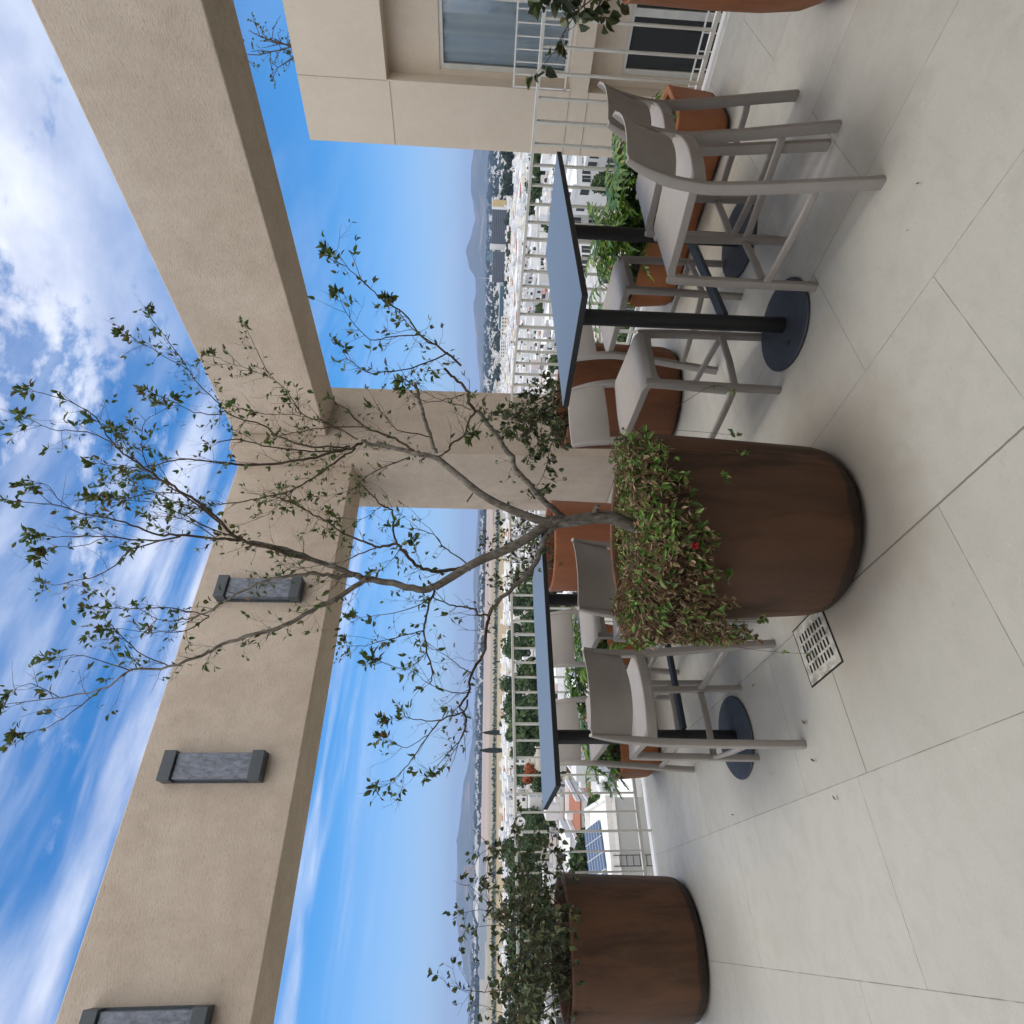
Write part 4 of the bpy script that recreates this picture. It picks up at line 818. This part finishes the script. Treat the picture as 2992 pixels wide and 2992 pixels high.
def palm(label,seed):
    rr=random.Random(seed); t=thing('fan_palm',label,'palm'); s=MB(); s.tube([(0,0,-.3),(.05,0,3),(0,.1,6)],.2,.14,8); s.build('trunk',TWIG,t,True); c=MB()
    for i in range(34):
        a=rr.uniform(0,6.28); el=rr.uniform(-.5,1.2); d=Vector((math.cos(a)*math.cos(el),math.sin(a)*math.cos(el),math.sin(el))); L=rr.uniform(1.1,1.7)
        for q in range(-4,5):
            e=d.cross(Vector((0,0,1))).normalized(); dd=(d+e*q*.16-Vector((0,0,.15))).normalized(); p=Vector((0,.1,6.05)); c.add([p+d*.3-e*.03,p+d*.3+e*.03,p+dd*L],[(0,1,2)])
    c.build('crown',CITYLEAF,t); return t
TP=[tree_proto('broadleaf_tree','',8,3.3,1500,.62,51),tree_proto('broadleaf_tree','',10,4.2,1900,.7,52,lobes=9),tree_proto('broadleaf_tree','',6.5,3.0,1200,.6,53,lobes=6),tree_proto('broadleaf_tree','',9,2.9,1400,.6,54,lobes=8,z0=.12)]
TPL=['dense dark green broad tree in the belt of trees below the terrace','mid-sized leafy tree standing among the white houses of the town']
used=[False]*4
def put_tree(i,p,s,label,group):
    if not used[i]: o=TP[i]; used[i]=True; o.location=p; o.scale=(s,)*3; o['label']=label
    else: o=copy_thing(TP[i],p,rr2.uniform(0,6.28),label,s)
    o['group']=group; return o
rr2=random.Random(77)
occupied=[]
def free(p,r): return all((p.x-q.x)**2+(p.y-q.y)**2>(r+s)**2 for q,s in occupied)
# ---- landmark buildings (before the random town so that nothing grows through them)
def place(t,az,d,face=None,dz=0.):
    p=pol(az,d,dz); t.location=p; t.rotation_euler=(0,0,-math.radians(az) if face is None else face); return t
CONC=stucco('office_concrete',(.16,.17,.20),(.20,.21,.24),.1,2); OFFWHITE=painted('far_white_render',(.74,.755,.77),.8); CREAM=painted('far_cream_render',(.74,.70,.61),.8); YEL=painted('ochre_panel',(.55,.42,.18),.8); BLUEROOF=painted('blue_green_roof',(.03,.10,.14),.5); SHEET=painted('blue_grey_sheet_roof',(.33,.39,.46),.5); REDROOF=painted('red_roof_coating',(.30,.055,.035),.8); TERRAROOF=painted('terracotta_roof',(.33,.135,.08),.85); GREYWALL=painted('grey_render',(.40,.41,.41),.85,var=.93); WHITEROOF=painted('white_roof_coating',(.82,.83,.83),.7,var=.88); FARGLASS=mat('far_dark_glass',(.03,.045,.06),.3); TANK=painted('black_water_tank',(.03,.03,.035),.5); SOLAR=mat('solar_cells',(.075,.12,.21),.22,.2)
def office(label,az,d,w,dp,h,fl,cols,side):
    t=thing('office_block',label,'building'); b=MB(); b.box((-w/2,-dp/2,-2),(w/2,dp/2,h)); b.build('wall',CONC,t)
    fh=h/fl
    for i in range(fl):
        b=MB()
        for c in range(cols): x=-w/2+.8+c*(w-1.6)/cols; b.box((x+.25,-dp/2-.15,i*fh+.9),(x+(w-1.6)/cols-.25,-dp/2-.005,i*fh+fh-.7))
        b.build('window_row',FARGLASS,t)
        b=MB(); b.box((-w/2-.3,-dp/2-.9,i*fh+.1),(w/2+.3,-dp/2-.155,i*fh+.55)); b.build('floor_ledge',CONC,t)
    if side: b=MB(); b.box((-w/2-side,-dp/2-.4,-2),(-w/2-.31,dp/2,h+1)); b.build('end_wall',OFFWHITE,t)
    place(t,az,d); occupied.append((t.location.copy(),max(w,dp)*.6)); return t
o1=office('dark grey slab office block with a white and ochre end wall',61.2,1320,62,20,36,10,16,0)
b=MB(); b.box((31.3,-11,-2),(48,10,37)); b.build('end_wall',OFFWHITE,o1); b=MB(); b.box((36,-11.4,14),(48.3,-11.005,36)); b.box((40,-11.4,1),(48.3,-11.005,13)); b.build('ochre_panels',YEL,o1)
b=MB(); b.box((-42,-10.4,-2),(-31.3,10,39)); b.build('stair_tower',OFFWHITE,o1)
o2=office('dark grey office block under a blue pyramid roof and mast',57.95,1300,58,20,33,10,15,0)
b=MB(); b.add([(6,-9,33.5),(30,-9,33.5),(30,9,33.5),(6,9,33.5),(18,0,46)],[(0,1,4),(1,2,4),(2,3,4),(3,0,4),(3,2,1,0)]); b.build('pyramid_roof',BLUEROOF,o2)
b=MB(); b.tube([(-22,0,33),(-22,0,62)],.5,.15,5); b.build('mast',RAILPAINT,o2); b=MB(); b.box((-29,-10,33.1),(-16,8,38)); b.build('roof_house',OFFWHITE,o2)
t=thing('commercial_hall','low hall with a long blue-green glass front','building'); b=MB(); b.box((-45,-15,-2),(45,15,17)); b.build('wall',SHEET,t); b=MB(); b.box((-43,-15.4,7),(40,-15.01,16)); b.build('glass_front',BLUEROOF,t); place(t,54.6,1290); occupied.append((t.location.copy(),55))
def flats(label,az,d,w,h,fl,cols,m):
    t=thing('apartment_block',label,'building'); b=MB(); b.box((-w/2,-7,-2),(w/2,7,h)); b.box((-w/2-.2,-7.2,h+.01),(w/2+.2,7.2,h+.5)); b.build('wall',m,t)
    for i in range(fl):
        for c in range(cols):
            b=MB(); x=-w/2+(c+.5)*w/cols; b.box((x-1,-7.12,i*h/fl+1),(x+1,-7.01,i*h/fl+h/fl-.7)); b.build('window',FARGLASS,t)
    place(t,az,d); occupied.append((t.location.copy(),w*.6))
flats('cream apartment block with rows of small windows below the glass-fronted hall',52.9,900,26,15,4,5,CREAM); flats('white apartment block with small windows standing next to the cream one',50.8,930,24,15,5,5,OFFWHITE)
# hangars, tower at the airfield
for i,(az,d,wd,h,lab) in enumerate(((1.2,2050,150,26,'largest blue-grey hangar with low arched roofs by the runway'),(4.1,2150,140,22,'blue-grey hangar standing next to the far beige tower'),(-1.8,2250,110,20,'blue-grey hangar at the outer end of the row'),(2.6,2500,200,30,'long pale hangar behind the other hangars'))):
    t=thing('hangar',lab,'hangar',group='hangars by the runway'); b=MB(); b.box((-wd/2,-25,-3),(wd/2,25,h*.6)); b.build('wall',SHEET,t); b=MB(); nb_=3
    for q in range(nb_):
        x0=-wd/2+q*wd/nb_; prof=[(x0+wd/nb_*k/8,h*.6+.02+h*.4*math.sin(PI*k/8)) for k in range(9)]
        b.add([(x,-26,z) for x,z in prof]+[(x,26,z) for x,z in prof],[(k,k+1,10+k,9+k) for k in range(8)]+[tuple(range(8,-1,-1)),tuple(range(9,18))])
    b.build('roof',WHITEROOF if i==3 else SHEET,t); place(t,az,d)
t=thing('tall_building','lone beige high-rise standing against the hills','building'); b=MB(); b.box((-36,-15,-3),(36,15,84)); b.build('wall',painted('far_beige_render',(.48,.38,.30),.85),t)
for i in range(9):
    b=MB()
    for c in range(9): b.box((-33+c*7.4,-15.5,4+i*8.6),(-29+c*7.4,-15.01,9+i*8.6))
    b.build('window_row',FARGLASS,t)
place(t,3.85,5000)
# ---- near white-roofed house with solar panels, seen through the left railing
t=thing('flat_roofed_house','white-roofed grey-walled house with solar panels just below the terrace','house',(-1.5,40,0),math.radians(-3)); occupied.append((Vector((-6,44,0)),8)); occupied.append((Vector((2,44,0)),7))
b=MB(); b.box((-14,0,-19),(8,7.6,-7.45)); b.build('wall',GREYWALL,t)
b=MB(); b.box((-14.1,-.1,-7.445),(8.1,7.7,-7.2)); b.build('roof',WHITEROOF,t)
b=MB()
for a_,c_ in (((-14.1,-.1,-7.197),(8.1,.12,-6.85)),((-14.1,7.48,-7.197),(8.1,7.7,-6.85)),((7.88,.121,-7.197),(8.1,7.479,-6.85)),((-3.2,.121,-7.197),(-3,7.479,-6.85))): b.box(a_,c_)
b.build('parapet',WHITEPAINT,t)
for x,y,n in ((5.4,4.2,3),(2.0,3.2,4),(-1.2,5.2,3)):
    b=MB(); M=Matrix.Translation((x,y,-6.75))@Matrix.Rotation(math.radians(17),4,'Z')@Matrix.Rotation(math.radians(22),4,'X')
    for q in range(n): b.box((q*.98-n*.49,-1.0,0),(q*.98-n*.49+.95,1.0,.04),M)
    sp=b.build('solar_panel',SOLAR,t); b=MB()
    for q in range(n+1): b.box((q*.98-n*.49-.028,-1.02,-.01),(q*.98-n*.49-.004,1.02,.05),M)
    for q in range(-2,4): b.box((-n*.49,q*.33-.18,.041),(n*.49-.03,q*.33-.165,.046),M)
    b.build('panel_frame',RAILPAINT,sp)
b=MB(); b.lathe([(.001,0),(.5,0),(.55,.05),(.55,.95),(.4,1.15),(.001,1.2)],18,(-4.6,4.5,-7.19)); b.build('water_tank',painted('grey_tank',(.35,.37,.4),.6),t,True)
b=MB()
for x in (4.3,4.85): b.box((x,-.22,-17),(x+.05,-.17,-7.0))
for q in range(24): b.box((4.351,-.215,-16.6+q*.4),(4.849,-.185,-16.56+q*.4))
b.build('wall_ladder',TANK,t)
# ---- houses of the town
WW=[painted('white_render',(.74,.755,.77),.85,var=.95),painted('warm_white_render',(.80,.79,.76),.85,var=.95),painted('light_grey_render',(.58,.59,.60),.85,var=.95),painted('pale_sand_render',(.66,.62,.56),.85,var=.95)]
WINM=mat('house_window_glass',(.035,.045,.05),.2); DOORM=mat('brown_garage_door',(.16,.09,.06),.6)
def house(seed,detail):
    rr=random.Random(seed); w=rr.uniform(5,7.6); d=rr.uniform(7,10); h=rr.choice((5.6,6,6.2,3.3)); m=rr.choice((0,0,0,1,2,3)); nm=rr.random(); rc=WHITEROOF if nm<.42 else REDROOF if nm<.72 else TERRAROOF if nm<.82 else GREYWALL
    t=thing('town_house','','house'); mats=[WW[m],rc,WINM,TANK,FR,DOORM]; parts={}
    def part(n,sub=None):
        b=MB(); parts.setdefault(n,[]).append(b); return b
    b=part('wall'); b.cur=0; b.box((-w/2,-d/2,-3),(w/2,d/2,h))
    r2=rr.random()
    if r2<.55: ww=w*rr.uniform(.4,.6); b.box((-w/2+.2,d/2-d*rr.uniform(.3,.45),h+.01),(-w/2+ww,d/2-.2,h+2.6))
    b=part('roof'); b.cur=1; b.box((-w/2-.12,-d/2-.12,h+.003 if r2>=.55 else h+.02),(w/2+.12,d/2+.12,h+.16) if r2>=.55 else (w/2+.12,-d/2+d*.5,h+.16))
    b=part('parapet'); b.cur=0; 
    for lo,hi in (((-w/2-.14,-d/2-.14),(w/2+.14,-d/2+.06)),((-w/2-.14,-d/2+.061),(-w/2+.06,d/2+.14)),((w/2-.06,-d/2+.061),(w/2+.14,d/2+.14))): b.box((lo[0],lo[1],h+.165),(hi[0],hi[1],h+.75))
    fl=1 if h<4 else 2
    for sgn in (-1,1):
        for f in range(fl):
            nw=rr.choice((2,3,3))
            for q in range(nw):
                x=-w/2+(q+.5)*w/nw+rr.uniform(-.3,.3); ww=rr.uniform(.45,.85); z=f*2.9+.8; y=sgn*d/2
                if f==0 and sgn==-1 and q==0: b=part('garage_door'); b.cur=5; b.box((x-1.2,y-.06,0),(x+1.2,y-.005,2.3)); continue
                b=part('window'); b.cur=2; y0,y1=sorted((y+sgn*.005,y+sgn*.07)); b.box((x-ww,y0,z),(x+ww,y1,z+1.45)); b.cur=4; y0,y1=sorted((y+sgn*.005,y+sgn*.10)); b.box((x-ww-.07,y0,z-.09),(x+ww+.07,y1,z-.002)); b.box((x-.03,y0,z),(x+.03,y1,z+1.25))
        for q in range(4):
            y=-d/2+((q%2)+.5)*d/2+rr.uniform(-.5,.5); x=sgn*w/2; x0,x1=sorted((x+sgn*.005,x+sgn*.07)); z=(.8,3.7)[q//2]
            if (fl==1 and q>1) or rr.random()<.25: continue
            b=part('window'); b.cur=2; b.box((x0,y-.75,z),(x1,y+.75,z+1.5))
    b=part('water_tank'); b.cur=3 if rr.random()<.5 else 0; b.lathe([(.001,0),(.5,0),(.55,.05),(.55,1.0),(.35,1.2),(.001,1.25)],12,(w*.25,-d*.1,h+.17))
    if detail:
        for n,bs in parts.items():
            for b in bs: 
                used_=sorted(set(b.mi)); b.mi=[used_.index(i) for i in b.mi]; b.build(n,[mats[i] for i in used_],t)
        return t,max(w,d)*.5
    bpy.data.objects.remove(t); b=MB()
    for bs in parts.values():
        for q in bs:
            o_=len(b.v); b.v+=q.v; b.f+=[tuple(i+o_ for i in f) for f in q.f]; b.mi+=q.mi
    o=b.build('town_house',mats); tag(o,'','house'); return o,max(w,d)*.5
near=[house(200+i,True) for i in range(9)]; far=[house(300+i,False) for i in range(10)]
un=set(); rot0=math.radians(-24)
def put_house(pool,i,p,rz,label,group):
    o,r=pool[i]
    if o.name not in un: un.add(o.name); o.location=p; o.rotation_euler=(0,0,rz); o['label']=label
    else: o=copy_thing(o,p,rz,label)
    o['group']=group; return o
NL='white flat-roofed two-storey house near the foot of the hotel, seen through the railing'; FL='small white flat-roofed house in the dense town far below the terrace'
cand=[]
for gx in range(-70,110):
    for gy in range(-70,110):
        x=gx*8.7+rr2.uniform(-.8,.8)+(4 if gy%5==0 else 0); y=gy*11.4+rr2.uniform(-.8,.8)
        if gx%6==0: continue
        X_=x*math.cos(rot0)-y*math.sin(rot0); Y_=x*math.sin(rot0)+y*math.cos(rot0); d=math.hypot(X_,Y_); az=math.degrees(math.atan2(X_,Y_))
        if (50 if az<40 else 56)<d<760 and (-8<az<37 or 46<az<69): cand.append((d,az,Vector((X_,Y_,gz(d)))))
cand.sort(key=lambda q:q[0]); nn_=nf_=ntr_=0; rest=[]
for d,az,p in cand:
    left=az<40
    if left and 120<d<330 and az<31 and rr2.random()<.82: continue        # the belt of trees
    if left and d>560: continue
    if abs(az-11.3)<1.6 and 95<d<210: continue
    if not free(p,4.0): continue
    if rr2.random()<(.20 if ntr_<125 else 0):
        ntr_+=1; 
        put_tree(rr2.randrange(4),p,rr2.uniform(.45,.85),TPL[1],'trees between the houses'); occupied.append((p,3)); continue
    rz=rot0+rr2.choice((0,PI/2,PI,PI))+rr2.gauss(0,.03)
    if d<190 and nn_<60: put_house(near,rr2.randrange(9),p,rz,NL,'white houses nearest the hotel'); nn_+=1
    elif nf_<225: put_house(far,rr2.randrange(10),p,rz,FL,'small white houses of the town'); nf_+=1
    else: rest.append((p,rz))
    occupied.append((p,3.6))
for o,r in near+far:
    if o.name not in un:
        for ch in list(o.children): bpy.data.objects.remove(ch)
        bpy.data.objects.remove(o)
# the rest of the town beyond the 300 nearest houses, as one mass
b=MB()
def cube(p,w,d,h,rz,mi):
    M=Matrix.Translation(p)@Matrix.Rotation(rz,4,'Z'); b.cur=mi; b.box((-w/2,-d/2,-3),(w/2,d/2,h),M)
    b.cur=2
    for fl in range(max(1,int(h/2.9))):
        z=fl*2.9+.8
        for sg in (-1,1):
            for q in range(3):
                if rr2.random()<.62:
                    x=(-.32+.32*q)*w; y0,y1=sorted((sg*(d/2+.02),sg*(d/2+.12))); b.box((x-w*.09,y0,z),(x+w*.09,y1,z+rr2.choice((1.3,1.5,2.0))),M)
                if q<2 and rr2.random()<.62:
                    y=(-.22+.44*q)*d; x0,x1=sorted((sg*(w/2+.02),sg*(w/2+.12))); b.box((x0,y-d*.08,z),(x1,y+d*.08,z+rr2.choice((1.3,1.5,2.0))),M)
    if rr2.random()<.4: b.cur=mi; b.box((-w*.3,0,h+.01),(w*.2,d*.4,h+2.4),M)
    if rr2.random()<.3: b.cur=rr2.choice((3,4,5)); b.box((-w/2-.1,-d/2-.1,h+.02),(w/2+.1,-d*.05,h+.3),M)
for p,rz in rest: cube(p,rr2.uniform(6,9),rr2.uniform(8,12),rr2.choice((3.2,5.8,6.2,8.5)),rz,rr2.choice((0,0,0,1)))
for i in range(1500):
    d=760+540*math.sqrt(rr2.random()); az=rr2.uniform(46,70); p=pol(az,d)
    if free(p,6): cube(p,rr2.uniform(6,10),rr2.uniform(8,13),rr2.choice((3.2,5.8,6.2,9)),rr2.uniform(0,3),rr2.choice((0,0,0,1)))
for i in range(3200):
    az=rr2.choice((rr2.uniform(-9,37),rr2.uniform(46,70))); d=rr2.uniform(3150,6400) if az<40 else rr2.uniform(1450,6500); p=pol(az,d); cube(p,rr2.uniform(9,24),rr2.uniform(9,20),rr2.choice((4,6,7,9)),rr2.uniform(0,3),rr2.choice((0,0,0,1)))
fo=b.build('far_town_houses',[OFFWHITE,CREAM,FARGLASS,TERRAROOF,REDROOF,GREYWALL]); tag(fo,'mass of tiny white houses of the far town spreading to the hills','houses',kind='stuff')
# tree belt on the left, single trees elsewhere
BL='large dark green tree in the belt of trees behind the left railing'
n=0
while n<78:
    d=rr2.uniform(125,320); az=rr2.uniform(-6,30); p=pol(az,d,-.2)
    if abs(az-11.3)<1.3 and d<205: continue
    if free(p,2.2): put_tree(rr2.randrange(4),p,rr2.uniform(.95,1.5),BL,'tree belt behind the left railing'); occupied.append((p,2.4)); n+=1
for i in range(46):
    for _ in range(30):
        az=rr2.choice((rr2.uniform(47,68),rr2.uniform(47,68),rr2.uniform(-6,34))); d=rr2.uniform(75,700); p=pol(az,d,-.2)
        if free(p,1.0): put_tree(rr2.randrange(4),p,rr2.uniform(.5,1.0),TPL[1],'trees between the houses'); occupied.append((p,2)); break
for az,d,s in ((8.2,75,.9),(10.5,82,.8),(5.0,88,1.0),(12.5,70,.75),(64,230,1.1),(63,250,1.2),(65.5,240,1.1)): put_tree(rr2.randrange(4),pol(az,d,-.2),s,TPL[1],'trees between the houses')
for az,d,h,lab in ((14.7,690,26,'tall dark cypress beside the dry field, nearer the trunk of the potted tree'),(13.2,760,30,'tall dark cypress standing out against the dry field'),(21,900,12,'small dark cypress at the edge of the dry field')): place(cyp(lab,int(az*10),h),az,d)
place(palm('fan palm growing beside the solar-panelled house',5),10.2,66); place(palm('slim fan palm among the trees behind the left railing',6),17,150)
ot=tree_proto('flowering_tree','tree covered in orange-red blossom in the belt behind the left railing',7,3,1100,.6,61,ORANGELEAF,5,.45); place(ot,11.3,180,dz=0); ot.scale=(1.1,1.1,1.1)
# dark grove next to the offices
for i in range(16):
    az=62.9+rr2.random()*5.2; d=rr2.uniform(660,760); t=tree_proto('grove_tree','tall dark tree in the grove beside the grey office block',22+rr2.uniform(-3,4),6.5,700,1.9,400+i,DARKLEAF,9,.1) if i<4 else None
    if i<4: G4=globals().setdefault('G4',[]); G4.append(t); t['group']='dark grove by the offices'; place(t,az,d,dz=-1)
    else: o=copy_thing(G4[i%4],pol(az,d,-1),rr2.uniform(0,6),None,rr2.uniform(.8,1.1))
# street trees in front of the offices
for i in range(26):
    az=55.6+i*.27; put_tree(rr2.randrange(4),pol(az,rr2.uniform(860,900) if i%2 else rr2.uniform(905,960),-1),rr2.uniform(1.25,1.8),'bushy tree in the avenue in front of the grey office blocks','avenue trees before the offices')
# far woods: one mass
b=MB()
for i in range(900):
    az=rr2.choice((rr2.uniform(-9,37),rr2.uniform(46,70))); d=rr2.choice((rr2.uniform(3050,3300),rr2.uniform(4200,6800))) if az<40 else rr2.uniform(1400,6500); p=pol(az,d,-1)
    R=rr2.uniform(7,14)*(1+d/9000)
    for q in range(16):
        dd=rvec(rr2); c=p+Vector((dd.x*R*1.2,dd.y*R*1.2,abs(dd.z)*R*.9)); l=R*.6; nn=rvec(rr2); e=nn.orthogonal().normalized(); g=nn.cross(e); b.add([c-e*l-g*l*.6,c+e*l-g*l*.5,c+e*l*.6+g*l*.6,c-e*l*.7+g*l*.5],[(0,1,2,3)])
for i in range(520):
    az=rr2.uniform(46.5,69); d=rr2.uniform(330,1250) if i%3 else rr2.uniform(800,1000); p=pol(az,d,1.5); R=rr2.uniform(1.6,3.2)
    for q in range(26):
        dd=rvec(rr2); c=p+Vector((dd.x*R*1.1,dd.y*R*1.1,R*.8+dd.z*R)); l=R*.34; nn=rvec(rr2); e=nn.orthogonal().normalized(); g=nn.cross(e); b.add([c-e*l-g*l*.6,c+e*l-g*l*.5,c+e*l*.6+g*l*.6,c-e*l*.7+g*l*.5],[(0,1,2,3)])
for i in range(1500):
    az=rr2.uniform(-9,36); d=rr2.uniform(1335,1480); p=pol(az,d,1); l=rr2.uniform(2,5); nn=(Vector((0,0,.4))+rvec(rr2)); nn.normalize(); e=nn.orthogonal().normalized(); g=nn.cross(e); b.add([p-e*l-g*l*.6,p+e*l-g*l*.5,p+e*l*.6+g*l*.6+Vector((0,0,l)),p-e*l*.7+g*l*.5+Vector((0,0,l))],[(0,1,2,3)])
o=b.build('far_woods',DARKLEAF); tag(o,'far dark tree lines and scrub along the airfield and the foot of the hills','woods',kind='stuff')
for i in range(4):
    if not used[i]: bpy.data.objects.remove(TP[i])
# ---------------------------------------------------------------- air
hz=bpy.data.materials.new('thin_haze'); hz.use_nodes=True; tt=hz.node_tree
for n in list(tt.nodes): tt.nodes.remove(n)
pv=tt.nodes.new('ShaderNodeVolumePrincipled'); pv.inputs['Color'].default_value=(.48,.66,1,1); pv.inputs['Density'].default_value=9e-5; pv.inputs['Anisotropy'].default_value=.2
oo=tt.nodes.new('ShaderNodeOutputMaterial'); tt.links.new(pv.outputs[0],oo.inputs['Volume'])
b=MB(); b.box((-17500,-17500,-60),(17500,17500,420)); ho=b.build('haze',hz); ho['kind']='stuff'; ho['label']='thin bluish haze over the town and hills'; ho['category']='haze'
